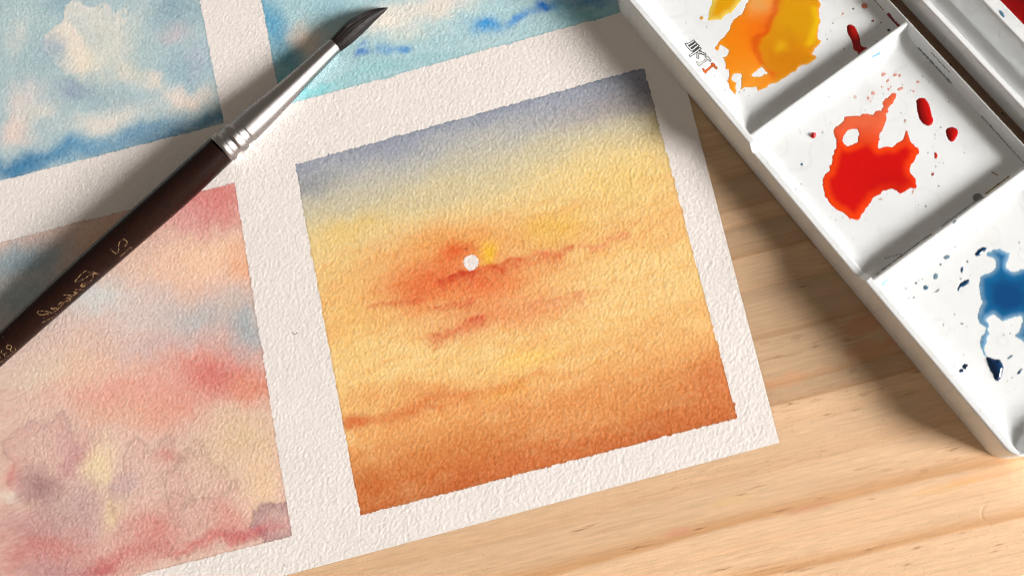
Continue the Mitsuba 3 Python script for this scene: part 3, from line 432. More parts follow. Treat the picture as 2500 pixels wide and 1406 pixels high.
# ---------------------------------------------------------------- helpers
def lin(c):
    c = np.asarray(c, float) / 255
    return np.where(c <= 0.04045, c / 12.92, ((c + 0.055) / 1.055) ** 2.4)
def L3(c):
    return mi.Color3f(*[float(v) for v in lin(c)])
def tag(key, label=None, cat=None, group=None, kind=None):
    labels[key] = {k: v for k, v in (('label', label), ('category', cat), ('group', group), ('kind', kind)) if v}
def numbered(name):
    if name not in scene and not any(k.startswith(name + '__') for k in scene): return name
    i = 1
    while f'{name}_{i:03d}' in scene or any(k.startswith(f'{name}_{i:03d}__') for k in scene): i += 1
    return f'{name}_{i:03d}'
def put(name, mesh, bsdf, smooth=False, **kw):
    key = numbered(name); scene[key] = mikit.ply(mesh, bsdf, smooth=smooth, **kw); return key
def put_arrays(name, V, F, N, bsdf, uv=None, color=None):
    """A mesh (millimetres) with given normals; only the vertices in use are kept."""
    use, inv = np.unique(F.ravel(), return_inverse=True)
    key = numbered(name)
    path = meshkit.write_ply((V[use] * MM, inv.reshape(-1, 3)), False, None if uv is None else uv[use], None if color is None else color[use], normals=N[use])
    scene[key] = {'type': 'ply', 'filename': path, 'face_normals': False, 'bsdf': {'type': 'ref', 'id': bsdf}}
    return key
def normals(V, F):
    n = np.zeros_like(V); fn = np.cross(V[F[:, 1]] - V[F[:, 0]], V[F[:, 2]] - V[F[:, 0]])
    for k in range(3): np.add.at(n, F[:, k], fn)
    return n / np.maximum(np.linalg.norm(n, axis=1, keepdims=True), 1e-12)
def grid_faces(nu, nv):
    i = np.arange(nu * nv).reshape(nu, nv)
    a, b, c, d = i[:-1, :-1].ravel(), i[1:, :-1].ravel(), i[1:, 1:].ravel(), i[:-1, 1:].ravel()
    return np.vstack([np.stack([a, b, c], 1), np.stack([a, c, d], 1)])
def sm(a, b, x):
    t = np.clip((x - a) / (b - a), 0, 1); return t * t * (3 - 2 * t)
def lines(*segs):
    """Grid lines from (start, stop, step) pieces."""
    out = np.concatenate([np.arange(a, b, s) for a, b, s in segs] + [[segs[-1][1]]])
    return np.unique(np.round(out, 4))

# ---------------------------------------------------------------- materials
_g = DATA['wood']['g']; GD = np.array(_g); GN = np.array([-_g[1], _g[0]])
def wood_coords(p):
    x, y = p.x * 1000, p.y * 1000
    a = x * float(GD[0]) + y * float(GD[1]); c = x * float(GN[0]) + y * float(GN[1])
    return a, c
WB = float(DATA['wood']['wide'][0][0]); WT = float(DATA['wood']['bands'][8][0])
def wood_color(p, n, uv):
    a, c = wood_coords(p)
    cw = c + (fbm(a * 0.012 + 3, c * 0.03, 1.0) - 0.5) * 3.2 + (noise(a * 0.06, c * 0.25, 4.0) - 0.5) * 0.5
    col = L3((224, 187, 149)) * (0.94 + 0.12 * fbm(a * 0.02, c * 0.12, 2.0))
    tone, dark = mi.Float(1.0), mi.Float(0.0)
    for c0, tn, dk in sorted(DATA['wood']['bands'], reverse=True):
        tn = 1 + (tn - 0.98) * 1.9
        d = c0 - cw                                        # positive on the far side of the ring
        s = smoothstep(-0.12, 0.12, d)
        tone = tone * (1 - s) + s * (float(tn) + (1 - float(tn)) * 0.6 * (1 - dr.exp(-dr.maximum(d, 0) / 2.6)))
        dark = dark + float(dk) * 2.3 * dr.select(d < 0, dr.exp(d / 0.9), dr.exp(-d / 0.12))
    for c0, w, k in DATA['wood']['wide']:
        d = cw - c0 + (noise(a * 0.03, 7.0) - 0.5) * 0.8
        dark = dark + float(k) * 2.5 * dr.select(d > 0, dr.exp(-dr.square(d / (float(w) * 1.5))), dr.exp(-dr.square(d / (float(w) * 0.4))))
    col = mix(col * tone, col * tone * mi.Color3f(0.82, 0.66, 0.50), dr.clip(dark, 0, 1))
    fib = fbm(a * 0.22, c * 5.0, 5.0) * 0.6 + noise(a * 0.5, c * 11.0, 9.0) * 0.4
    lng = noise(a * 0.035, c * 1.7, 41.0) * 0.45 + noise(a * 0.06, c * 3.3, 42.0) * 0.55
    col = col * (1.08 - 0.09 * smoothstep(WB - 3, WB + 1.0, cw) - 0.17 * smoothstep(WT - 2.5, WT + 1.5, cw)) * (0.83 + 0.34 * fib) * (0.95 + 0.10 * lng)
    thin = smoothstep(0.80, 0.93, noise(a * 0.045, c * 2.6, 43.0))
    col = mix(col, col * mi.Color3f(0.78, 0.66, 0.54), thin * 0.25)
    pore = smoothstep(0.77, 0.86, noise(a * 0.35 + 11, c * 3.4, 3.0)) * smoothstep(0.5, 0.75, noise(a * 0.03, c * 0.2, 6.0))
    col = mix(col, col * mi.Color3f(0.62, 0.45, 0.32), pore * 0.3)
    spk = smoothstep(0.86, 0.93, noise(a * 3.0, c * 5.0, 12.0)) * smoothstep(0.45, 0.7, noise(a * 0.02 + 5, c * 0.13, 8.0))
    col = mix(col, col * mi.Color3f(0.55, 0.40, 0.28), spk * 0.3)
    dash = mi.Float(0.0)
    for a0, c0, ln, w in DATA['wood']['dash']:
        da = (a - a0) / (ln * 0.5)
        dc = (c - c0 + (noise(a * 1.1, c0) - 0.5) * 0.22) / w
        dash = dash + dr.exp(-dr.square(da) - dr.square(dc * (1 + 1.2 * dr.square(da)))) * (0.45 + 0.7 * noise(a * 0.9, c0 * 3.0))
    col = mix(col, col * mi.Color3f(0.42, 0.24, 0.15), dr.clip(dash * 0.85, 0, 0.85))
    x, y = p.x * 1000, p.y * 1000
    wob = (fbm(x * 0.35, y * 0.35, 21.0) - 0.5) * 0.9
    for cx, cy, rx, ry, rgb, s in DATA['wood']['stain']:
        dx, dy = x - cx, y - cy
        u = dx * float(GD[0]) + dy * float(GD[1]); v = dx * float(GN[0]) + dy * float(GN[1])
        m = 1 - smoothstep(0.55, 1.1, dr.sqrt(dr.square(u / rx) + dr.square(v / ry)) + wob)
        col = mix(col, col * 0.4 + L3(rgb) * 0.6, m * float(s))
    return dr.clip(col, 0.002, 0.9)
def wood_bump(p, n, uv):
    a, c = wood_coords(p)
    x, y = p.x * 1000, p.y * 1000
    cx, cy, r = DATA['wood']['dent']
    d = dr.sqrt(dr.square(x - cx) + dr.square(y - cy))
    ring = dr.exp(-dr.square((d - r) / 0.14)) * smoothstep(0.2, -0.5, (x - cx) / r)
    h = fbm(a * 0.5, c * 6.5, 1.0) * 0.55 + noise(a * 2.2, c * 4.5, 2.0) * 0.45 - ring * 0.7
    for a0, c0, ln, w in DATA['wood']['dash'][::2]:
        h = h - 0.8 * dr.exp(-dr.square((a - a0) / (ln * 0.5)) - dr.square((c - c0) / (w * 0.8)))
    return h
scene['wood'] = {'type': 'bumpmap', 'arbitrary': proc(wood_bump, eps=4e-5), 'scale': 0.00005,
    'bsdf': {'type': 'principled', 'base_color': proc(wood_color), 'roughness': 0.55, 'specular': 0.3}}

PAPER = (0.820, 0.768, 0.732)
ZP = 0.42
GRAIN = 0.185                                                 # height of the paper's grain, mm
def grain_level(p):
    return (p.z * 1000 - ZP) / GRAIN                           # about -0.5 in the valleys, 0.5 on the hills
def paper_color(p, n, uv):
    x, y = p.x * 1000, p.y * 1000
    return mi.Color3f(*PAPER) * (0.975 + 0.05 * fbm(x * 0.12, y * 0.12, 3.0)) * (0.985 + 0.03 * noise(x * 4, y * 4, 2.0))
def quad_edge(q, x, y):
    """Distance inwards from the edges of the taped rectangle, mm."""
    d = mi.Float(99.0)
    for (ax, ay), (bx, by) in zip(q, q[1:] + q[:1]):
        l = math.hypot(bx - ax, by - ay)
        d = dr.minimum(d, dr.abs(((x - ax) * (by - ay) - (y - ay) * (bx - ax)) / l))
    return d
def washes(col, name, x, y, wx, wy, rag):
    for cx, cy, rx, ry, ang, rgb, s, hard in DATA['wash'][name]:
        ca, sa = math.cos(math.radians(ang)), math.sin(math.radians(ang))
        dx, dy = wx - cx, wy - cy
        d = dr.sqrt(dr.square((dx * ca + dy * sa) / rx) + dr.square((dy * ca - dx * sa) / ry))
        if hard:
            d = d + rag
            e = dr.exp(-dr.square((d - 0.95) / 0.07)) * 0.13
            m = (1 - smoothstep(0.90, 1.04, d)) * (0.5 + 0.5 * smoothstep(0.1, 0.95, d)) * (0.5 + 0.7 * fbm(x * 0.12, y * 0.12, 28.0 + cx % 7)) * min(s, 1) * 0.75
            col = mix(col, L3(rgb), m) * (1 - e * (0.0 if rgb[0] > 220 else 1.0))
        else:
            col = mix(col, L3(rgb), dr.minimum(dr.exp(-1.15 * d * d * (0.7 + 0.3 * d)) * s, 1.0))
    return col
def finish_wash(col, name, p, x, y):
    g = grain_level(p)
    lum = mi.luminance(col); col = mix(col, mi.Color3f(lum), {'sunset': 0.06, 'pink': 0.08}.get(name, 0.04)) * {'sunset': 1.07, 'pink': 1.13}.get(name, 1.10)
    col = dr.exp(dr.log(dr.maximum(col, 1e-3)) * (1.0 - 0.17 * dr.clip(g * 5.0, -1, 1)))     # pigment settles in the valleys
    col = col * (0.90 + 0.08 * noise(x * 1.5, y * 1.5, 31.0) + 0.07 * noise(x * 3.3, y * 3.3, 32.0) + 0.06 * noise(x * 6.1, y * 6.1, 33.0))
    e = quad_edge(DATA['paint'][name], x, y)
    return dr.clip(col * (1 - 0.20 * dr.exp(-dr.square(e / 0.28))), 0.003, 0.95)
def warp(x, y, k=1.0):
    return (x + (fbm(x * 0.11, y * 0.11, 1.0) - 0.5) * 7.0 * k + (noise(x * 0.55, y * 0.55, 4.0) - 0.5) * 1.5 * k + (noise(x * 1.9, y * 1.9, 6.0) - 0.5) * 0.5,
            y + (fbm(x * 0.11, y * 0.11, 9.0) - 0.5) * 7.0 * k + (noise(x * 0.55, y * 0.55, 7.0) - 0.5) * 1.5 * k + (noise(x * 1.9, y * 1.9, 8.0) - 0.5) * 0.5)
def sunset_color(p, n, uv):
    x, y = p.x * 1000, p.y * 1000
    wx, wy = warp(x, y, 0.45)
    t = -(y + (fbm(x * 0.05, y * 0.12, 14.0) - 0.5) * 5.0 + (noise(x * 0.25, y * 0.5, 15.0) - 0.5) * 1.6)
    stops = [(0, (138, 145, 162)), (2.5, (154, 159, 170)), (5.5, (174, 174, 171)), (8.5, (190, 184, 164)), (12, (202, 190, 154)), (17, (222, 198, 140)), (22, (230, 196, 126)), (28, (230, 184, 112)),
             (35, (234, 188, 114)), (42, (235, 196, 124)), (50, (233, 184, 110)), (57, (228, 162, 92)), (62, (213, 136, 70)), (67, (199, 112, 54)), (71.5, (186, 92, 38))]
    col = L3(stops[0][1])
    for (a, _), (b, cb) in zip(stops, stops[1:]):
        col = mix(col, L3(cb), dr.clip((t - a) / (b - a), 0, 1))
    lay = fbm(x * 0.075 + 4, (y - x * 0.03) * 0.28, 26.0) * 0.6 + noise(x * 0.3, y * 0.8, 27.0) * 0.4
    low = smoothstep(15.0, 24.0, t) * (1 - 0.6 * smoothstep(56.0, 62.0, t))
    col = mix(col, L3((224, 140, 74)), 0.30 * low * smoothstep(0.46, 0.76, lay)); col = mix(col, L3((244, 214, 148)), 0.26 * low * smoothstep(0.52, 0.24, lay))
    col = washes(col, 'sunset', x, y, wx, wy, mi.Float(0))
    sx, sy = x + (noise(x * 0.7, y * 0.7, 16.0) - 0.5) * 0.9, y + (noise(x * 0.5, y * 0.5, 17.0) - 0.5) * 1.0 + (noise(x * 2.0, y * 2.0, 18.0) - 0.5) * 0.5
    for pts, wa, wb, rgb, s in DATA['streak']:
        m = mi.Float(0.0)
        for (ax, ay), (bx, by) in zip(pts, pts[1:]):
            dx, dy = bx - ax, by - ay; ll = dx * dx + dy * dy
            u = ((sx - ax) * dx + (sy - ay) * dy) / ll
            off = sy - (ay + dr.clip(u, 0, 1) * dy)                      # above (+) or below (-) the stroke
            end = dr.exp(-dr.square(dr.maximum(dr.maximum(-u, u - 1), 0) * math.sqrt(ll) / 0.7))
            m = dr.maximum(m, end * dr.select(off > 0, dr.exp(-dr.square(off / wa)), dr.exp(-dr.square(off / (wb * 1.05)))))
        col = mix(col, L3(rgb), m * s * 0.88 * (0.45 + 0.75 * noise(x * 0.8, y * 0.8, 19.0)))
    return finish_wash(col, 'sunset', p, x, y)
def cloud_wash(name, base, k):
    def f(p, n, uv):
        x, y = p.x * 1000, p.y * 1000
        wx, wy = warp(x, y, k)
        rag = (fbm(x * 0.24, y * 0.24, 22.0, 3) - 0.5) * 0.75 + (noise(x * 1.1, y * 1.1, 23.0) - 0.5) * 0.14
        col = L3(base) * (0.94 + 0.12 * fbm(x * 0.2, y * 0.2, 24.0))
        col = washes(col, name, x, y, wx, wy, rag)
        return finish_wash(col, name, p, x, y)
    return f
for _n, _f in (('sunset', sunset_color), ('pink', cloud_wash('pink', (214, 178, 162), 0.9)), ('blue', cloud_wash('blue', (166, 190, 196), 0.9)), ('teal', cloud_wash('teal', (164, 198, 204), 0.8)), ('paper', paper_color)):
    scene[_n + '_paint' if _n != 'paper' else 'paper'] = {'type': 'principled', 'base_color': proc(_f), 'roughness': 0.85, 'specular': 0.15}

def plastic_color(p, n, uv):
    x, y = p.x * 1000, p.y * 1000
    g = fbm(x * 0.25, y * 0.25, 5.0)
    col = mi.Color3f(0.815, 0.842, 0.850) * (0.97 + 0.05 * g)
    st = smoothstep(0.58, 0.78, fbm(x * 0.09, y * 0.09, 15.0)); col = mix(col, col * mi.Color3f(0.93, 0.925, 0.88), st * 0.6)
    dr1 = smoothstep(0.62, 0.70, noise(x * 0.22, y * 0.22, 17.0)) * (1 - smoothstep(0.70, 0.74, noise(x * 0.22, y * 0.22, 17.0))); col = col * (1 - 0.05 * dr1)
    scr = smoothstep(0.9, 0.96, noise(x * 3.5, y * 1.2, 2.0)) * smoothstep(0.55, 0.75, noise(x * 0.3, y * 0.3, 3.0))
    return mix(col, mi.Color3f(0.55, 0.57, 0.58), scr * 0.35)
scene['white_plastic'] = {'type': 'principled', 'base_color': proc(plastic_color), 'roughness': 0.38, 'specular': 0.45}
def stained_color(p, n, uv):
    x, y = p.x * 1000, p.y * 1000
    return mix(mi.Color3f(0.50, 0.33, 0.24), mi.Color3f(0.36, 0.22, 0.13), fbm(x * 0.35, y * 0.35, 8.0))
scene['stained_plastic'] = {'type': 'principled', 'base_color': proc(stained_color), 'roughness': 0.4, 'specular': 0.4}

_O, _U, _V = (np.array(DATA['frame'][k]) for k in 'OUV')
def pal_uv(p):
    dx, dy = p.x * 1000 - float(_O[0]), p.y * 1000 - float(_O[1])
    return dx * float(_U[0]) + dy * float(_U[1]), dx * float(_V[0]) + dy * float(_V[1])
PF = DATA['pf']
def spot(u, v, c, r):
    return dr.exp(-(dr.square(u - c[0]) + dr.square(v - c[1])) / (r * r))
def red_puddle(p, n, uv):
    u, v = pal_uv(p)
    (a0, b0), (a1, b1) = PF['redline']
    l = math.hypot(a1 - a0, b1 - b0)
    s = ((u - a0) * (b1 - b0) - (v - b0) * (a1 - a0)) / l

    wob = (fbm(u * 0.5, v * 0.5, 2.0) - 0.5) * 1.6
    deep = smoothstep(-1.1, 1.3, -s + wob + 0.6)               # below the line the paint lies thick
    e = uv.x
    thin = mix(L3((234, 104, 66)), L3((232, 66, 22)), smoothstep(-5.0, 0.0, -s + wob))
    thick = mix(L3((252, 70, 12)), L3((214, 10, 4)), smoothstep(0.15, 1.9, e))
    thick = mix(thick, L3((196, 4, 4)), spot(u, v, PF['redmid'], 5.0) * 0.8)
    col = mix(thin, thick, deep)
    return dr.clip(col * (1 - 0.35 * dr.exp(-dr.square((e - 0.06) / 0.09)) * (0.4 + 0.6 * noise(u * 1.5, v * 1.5, 3.0))), 0.002, 0.9)
def yellow_puddle(p, n, uv):
    u, v = pal_uv(p)
    w = (fbm(u * 0.35, v * 0.35, 4.0) - 0.5) * 2.0
    uu, vv = u + w, v + (fbm(u * 0.35, v * 0.35, 6.0) - 0.5) * 2.0
    pts = np.array(PF['ystreak']); ex = (pts[-1] - pts[0]) / np.linalg.norm(pts[-1] - pts[0]); ey = np.array([-ex[1], ex[0]])
    ks, ko = (pts - pts[0]) @ ex, (pts - pts[0]) @ ey
    s = (uu - float(pts[0][0])) * float(ex[0]) + (vv - float(pts[0][1])) * float(ex[1])
    o = (uu - float(pts[0][0])) * float(ey[0]) + (vv - float(pts[0][1])) * float(ey[1])
    oc = mi.Float(float(ko[0]))
    for a, b, c, d in zip(ks, ks[1:], ko, ko[1:]):
        oc = oc + float(d - c) * smoothstep(float(a), float(b), s)
    side = o - oc; dmin = dr.abs(side) + 0.5 * dr.maximum(s - float(ks[-1]), 0)
    if ((np.array(PF['ymid']) - pts[0]) @ ey) < 0: side = -side
    right = smoothstep(-1.0, 1.0, side)
    col = mix(L3((247, 140, 12)), L3((224, 148, 8)), right)
    col = mix(col, L3((238, 104, 4)), spot(uu, vv, PF['ycut'], 5.5) * (1 - right) * 0.8)
    col = mix(col, L3((218, 160, 6)), spot(uu, vv, PF['ymid'], 5.0) * right * 0.8)
    col = mix(col, L3((206, 116, 4)), spot(uu, vv, PF['ydark'], 5.0) * right * 0.75)
    yb = mi.Float(0.0)
    for (ax, ay), (bx, by) in zip(PF['yband'], PF['yband'][1:]):
        dx, dy = bx - ax, by - ay; t = dr.clip(((uu - ax) * dx + (vv - ay) * dy) / (dx * dx + dy * dy), 0, 1)
        yb = dr.maximum(yb, dr.exp(-(dr.square(uu - ax - t * dx) + dr.square(vv - ay - t * dy)) / 0.8))
    col = mix(col, L3((232, 188, 10)), yb * 0.85)
    col = mix(col, L3((226, 172, 12)), spot(uu, vv, PF['yspot'], 1.3) * 0.9)
    col = mix(col, L3((222, 82, 2)), dr.exp(-dr.square(dmin / 0.85)) * 0.85)
    col = mix(col, L3((236, 168, 92)), spot(uu, vv, PF['ytan'], 2.4) * 0.9)
    col = mix(col, L3((244, 156, 48)), spot(uu, vv, PF['ybot'], 3.6) * 0.8)
    e = uv.x
    col = mix(L3((240, 164, 62)), col, smoothstep(0.0, 0.7, e + 0.3 * noise(u, v, 3.0)))
    return dr.clip(col * (1 - 0.16 * dr.exp(-dr.square((e - 0.04) / 0.07))), 0.002, 0.9)
def gold_puddle(p, n, uv):
    return mix(L3((234, 204, 84)), L3((226, 160, 4)), smoothstep(0.1, 1.5, uv.x + 0.4 * fbm(p.x * 700, p.y * 700, 1.0)))
def blue_puddle(p, n, uv):
    u, v = pal_uv(p)
    e = uv.x + (fbm(u * 0.6, v * 0.6, 2.0) - 0.5) * 0.5
    col = mix(L3((128, 170, 200)), L3((16, 104, 158)), smoothstep(-0.05, 1.1, e))
    return mix(col, L3((8, 72, 128)), dr.clip(smoothstep(0.6, 2.6, e) * 0.7 + spot(u, v, PF['bcore'], 2.6) * 0.6, 0, 1))
for _n, _f in (('red', red_puddle), ('yellow', yellow_puddle), ('gold', gold_puddle), ('blue', blue_puddle)):
    scene['wet_' + _n] = {'type': 'principled', 'base_color': proc(_f), 'roughness': 0.12, 'specular': 0.5}
scene['wet_drop'] = {'type': 'principled', 'base_color': {'type': 'mesh_attribute', 'name': 'vertex_color'}, 'roughness': 0.12, 'specular': 0.5}
def rgb_bsdf(name, c, rough, **kw):
    scene[name] = {'type': 'principled', 'base_color': {'type': 'rgb', 'value': [float(v) for v in lin(c)]}, 'roughness': rough, 'specular': 0.4, **kw}
rgb_bsdf('dry_grey_paint', (150, 150, 150), 0.6)
rgb_bsdf('black_residue', (58, 60, 62), 0.6)
rgb_bsdf('grey_residue', (92, 86, 82), 0.6)
rgb_bsdf('orange_residue', (214, 96, 30), 0.5)
rgb_bsdf('dark_orange_residue', (150, 62, 16), 0.5)
def foil_color(p, n, uv):
    x, y = p.x * 1000, p.y * 1000
    return mix(mi.Color3f(0.05, 0.022, 0.012), mi.Color3f(0.30, 0.19, 0.085), smoothstep(0.32, 0.62, noise(x * 4.0, y * 4.0, 2.0)))
scene['gold_foil'] = {'type': 'principled', 'base_color': proc(foil_color), 'roughness': 0.5, 'specular': 0.3}
def handle_color(p, n, uv):
    x, y, z = p.x * 1000, p.y * 1000, p.z * 1000
    f = fbm(x * 0.6 + y * 0.5, (x * 0.66 - y * 0.74) * 5, z * 2)
    col = mix(mi.Color3f(0.004, 0.0012, 0.0008), mi.Color3f(0.016, 0.0036, 0.0016), f)
    return mix(col, mi.Color3f(0.30, 0.24, 0.20), smoothstep(0.972, 0.985, noise(x * 2.6, y * 2.6, z * 2.6)))
scene['lacquer'] = {'type': 'principled', 'base_color': proc(handle_color), 'roughness': 0.3, 'specular': 0.18, 'clearcoat': 0.25, 'clearcoat_gloss': 0.95}
def ferrule_bump(p, n, uv):
    return fbm(uv.x * 40, uv.y * 2.5, 1.0) * 0.5 + smoothstep(0.9, 0.97, noise(p.x * 5200, p.y * 5200, 5.0)) * 1.2
scene['polished_metal'] = {'type': 'bumpmap', 'arbitrary': proc(ferrule_bump, eps=5e-5), 'scale': 0.000008,
    'bsdf': {'type': 'roughconductor', 'material': 'Al', 'alpha': 0.26, 'specular_reflectance': {'type': 'rgb', 'value': [0.47, 0.45, 0.44]}}}
def hair_color(p, n, uv):
    s = noise(uv.x * 46, uv.y * 0.5, 1.0) * 0.65 + noise(uv.x * 120, uv.y * 1.0, 2.0) * 0.35
    base = mix(mi.Color3f(0.004, 0.002, 0.0016), mi.Color3f(0.028, 0.010, 0.006), s * s * s)
    return mix(base, base * 0.45 + mi.Color3f(0.004, 0.004, 0.004), smoothstep(5.0, 9.0, uv.y))
def hair_bump(p, n, uv):
    return noise(uv.x * 90, uv.y * 1.2, 1.0) + 0.5 * noise(uv.x * 200, uv.y * 2.0, 2.0)
scene['hair'] = {'type': 'bumpmap', 'arbitrary': proc(hair_bump, eps=3e-5), 'scale': 0.00003,
    'bsdf': {'type': 'principled', 'base_color': proc(hair_color), 'roughness': 0.5, 'specular': 0.25}}

# ---------------------------------------------------------------- table
def slab(x0, x1, y0, y1, z0, z1):
    m = trimesh.creation.box(bounds=[[x0, y0, z0], [x1, y1, z1]]); m.apply_scale(MM); return m
put('table_top', slab(-260, 330, -260, 200, -24, 0), 'wood')
tag('table_top', 'pale pine table top with brown grain bands', 'table', kind='structure')

# ---------------------------------------------------------------- sheet of watercolour paper
def rot(x, y, a):
    c, s = math.cos(a), math.sin(a); return x * c - y * s, x * s + y * c
def grain(x, y):
    """Relief of cold pressed paper, mm."""
    h = 0
    wx = x + 0.5 * (meshkit.noise(np.stack([x * 0.7, y * 0.7, 0 * x + 3.3], -1), 5) - 0.5); wy = y + 0.5 * (meshkit.noise(np.stack([x * 0.7, y * 0.7, 0 * x + 8.3], -1), 6) - 0.5)
    for f, w, a, s in ((0.8, 0.07, 0.4, 1), (2.2, 0.26, 1.3, 2), (3.4, 0.30, 2.2, 3)):
        u, v = rot(wx, wy, a)
        h = h + w * (meshkit.noise(np.stack([u * f, v * f, 0 * u + 0.5], -1), s) - 0.5)
    rng = np.random.default_rng(77); q = np.stack(np.meshgrid(np.arange(-115, 85, 0.6), np.arange(-82, 100, 0.6)), -1).reshape(-1, 2)
    tree = cKDTree(q + rng.uniform(-0.3, 0.3, q.shape)); size = rng.uniform(0.6, 1.0, len(q))
    d, k = tree.query(np.stack([wx.ravel(), wy.ravel()], 1), workers=-1)
    h = h + 0.30 * (size[k] * np.exp(-(d / 0.36) ** 2)).reshape(x.shape) - 0.12
    return GRAIN * h
(_ex, _ey), (_cx, _cy), (_bx, _by) = DATA['edge']
gx = lines((-112, -64, 0.9), (-64, _cx, 0.165)); gy = lines((_cy, 57, 0.165), (57, 96, 0.9))
X, Y = np.meshgrid(gx, gy, indexing='ij')
X = X + (Y - _cy) * (_ex - _cx) / (_ey - _cy) * sm(-60, 40, X) + 0.05 * (meshkit.noise(np.stack([Y * 0.6, Y * 0, Y * 0], -1), 9) - 0.5) * sm(70, 76, X)
Y = Y + (X - _cx) * (_by - _cy) / (_bx - _cx) * (1 - sm(-60, 40, Y))
Z = ZP + grain(X, Y)
V = np.stack([X, Y, Z], -1).reshape(-1, 3); nu, nv = len(gx), len(gy); F = grid_faces(nu, nv); N = normals(V, F)
CF = V[F].mean(1)
def n2(f, sd): return meshkit.noise(np.stack([CF[:, 0] * f, CF[:, 1] * f, CF[:, 0] * 0], -1), sd)
wob = 0.16 * (n2(0.5, 11) - 0.5) + 0.24 * (n2(2.6, 12) - 0.5) + 1.6 * np.maximum(n2(0.8, 13) - 0.80, 0) - 0.9 * np.maximum(n2(0.9, 14) - 0.82, 0)
def inside(q):
    q = np.array(q, float); c = q.mean(0); d = np.full(len(CF), 1e9)
    for a, b in zip(q, np.roll(q, -1, 0)):
        n = np.array([-(b - a)[1], (b - a)[0]]) / np.linalg.norm(b - a)
        if (c - a) @ n < 0: n = -n
        d = np.minimum(d, (CF[:, :2] - a) @ n)
    return d + wob > 0
left = np.ones(len(F), bool)
_s = DATA['paint']['sun']
sun = np.hypot(CF[:, 0] - _s[0], CF[:, 1] - _s[1]) + wob * 0.9 < _s[2]
for nm, key in (('sunset', 'sunset_painting'), ('pink', 'pink_cloud_painting'), ('blue', 'blue_sky_painting'), ('teal', 'teal_sky_painting')):
    m = inside(DATA['paint'][nm]) & left
    if nm == 'sunset': m &= ~sun
    put_arrays('paper_sheet__' + key, V, F[m], N, nm + '_paint'); left &= ~m
left &= ~sun
put_arrays('paper_sheet__sunset_painting__sun', V, F[sun], N, 'paper')
put_arrays('paper_sheet__margin', V, F[left], N, 'paper')
ring = np.concatenate([np.arange(nv), np.arange(1, nu) * nv + nv - 1, (nu - 1) * nv + np.arange(nv - 2, -1, -1), np.arange(nu - 2, -1, -1) * nv])
top = V[ring]; low = top.copy(); low[:, 2] = 0.02
k = len(ring); i = np.arange(k); j = (i + 1) % k
SV = np.vstack([top, low]); SF = np.vstack([np.stack([i, j, j + k], 1), np.stack([i, j + k, i + k], 1)])[:, ::-1]
put('paper_sheet__edge', trimesh.Trimesh(SV * MM, SF, process=False), 'paper')
tag('paper_sheet', 'white watercolour sheet with four taped sky paintings under the brush', 'paper')
tag('paper_sheet__sunset_painting', 'orange sunset sky painting with grey blue top')
tag('paper_sheet__pink_cloud_painting', 'pink and mauve cloud painting')
tag('paper_sheet__blue_sky_painting', 'blue sky painting with white clouds')
tag('paper_sheet__teal_sky_painting', 'teal sky painting with bright blue dabs')
tag('paper_sheet__sunset_painting__sun', 'bare white paper disc of the sun')

# ---------------------------------------------------------------- palette
H, HM, ZF, ZD, ZR, ZCH, ZL, ZLIP, ZLF = 7.2, 5.35, 4.6, 7.0, 7.2, 3.2, 9.4, 11.0, 7.2
V0, V1, RAD, D1, D2 = -2.6, 110.6, 4.0, 38.25, 72.3
def tilt(v):
    return 0.42 * (1 - np.clip(v, 0, 110) / 110)                 # one end lies on the sheet
def to_world(u, v, z):
    return np.stack([_O[0] + u * _U[0] + v * _V[0], _O[1] + u * _U[1] + v * _V[1], z + tilt(v)], -1)
def smax(a, b, k=0.18):
    h = np.clip(0.5 + 0.5 * (a - b) / k, 0, 1); return b + (a - b) * h + k * h * (1 - h)
def outline(u, v, u1):
    """Distance inwards from the rounded outline."""
    cu, cv = np.clip(u, RAD, u1 - RAD), np.clip(v, V0 + RAD, V1 - RAD)
    qu, qv = np.abs(u - (u1 / 2)) - (u1 / 2 - RAD), np.abs(v - (V0 + V1) / 2) - ((V1 - V0) / 2 - RAD)
    return RAD - (np.hypot(np.maximum(qu, 0), np.maximum(qv, 0)) + np.minimum(np.maximum(qu, qv), 0))
def rim_height(v):
    return H - (H - HM) * sm(39.3, 40.9, v) * (1 - sm(69.9, 71.5, v))
def rounded(d, h, slope=0.30, r=0.38):
    """Outer wall: leaning slightly in, then a rounded shoulder."""
    z = (h - r) * np.clip(d / slope, 0, 1)
    t = np.clip((d - slope) / r, 0, 1)
    return np.where(d < slope, z, h - r + r * np.sqrt(np.clip(1 - (1 - t) ** 2, 0, 1)))
def inner_wall(t, h, drop, width, fil):
    """Height above the floor of a wall's inner side at distance t from its rim edge: a steep drop, then a fillet."""
    share = h * (1 - drop)
    a = np.where(t < width, h - (h - share) * sm(0, 1, np.clip(t / width, 0, 1)), share * np.clip(1 - (t - width) / fil, 0, 1) ** 2.6)
    return np.where(t < 0, h, a)
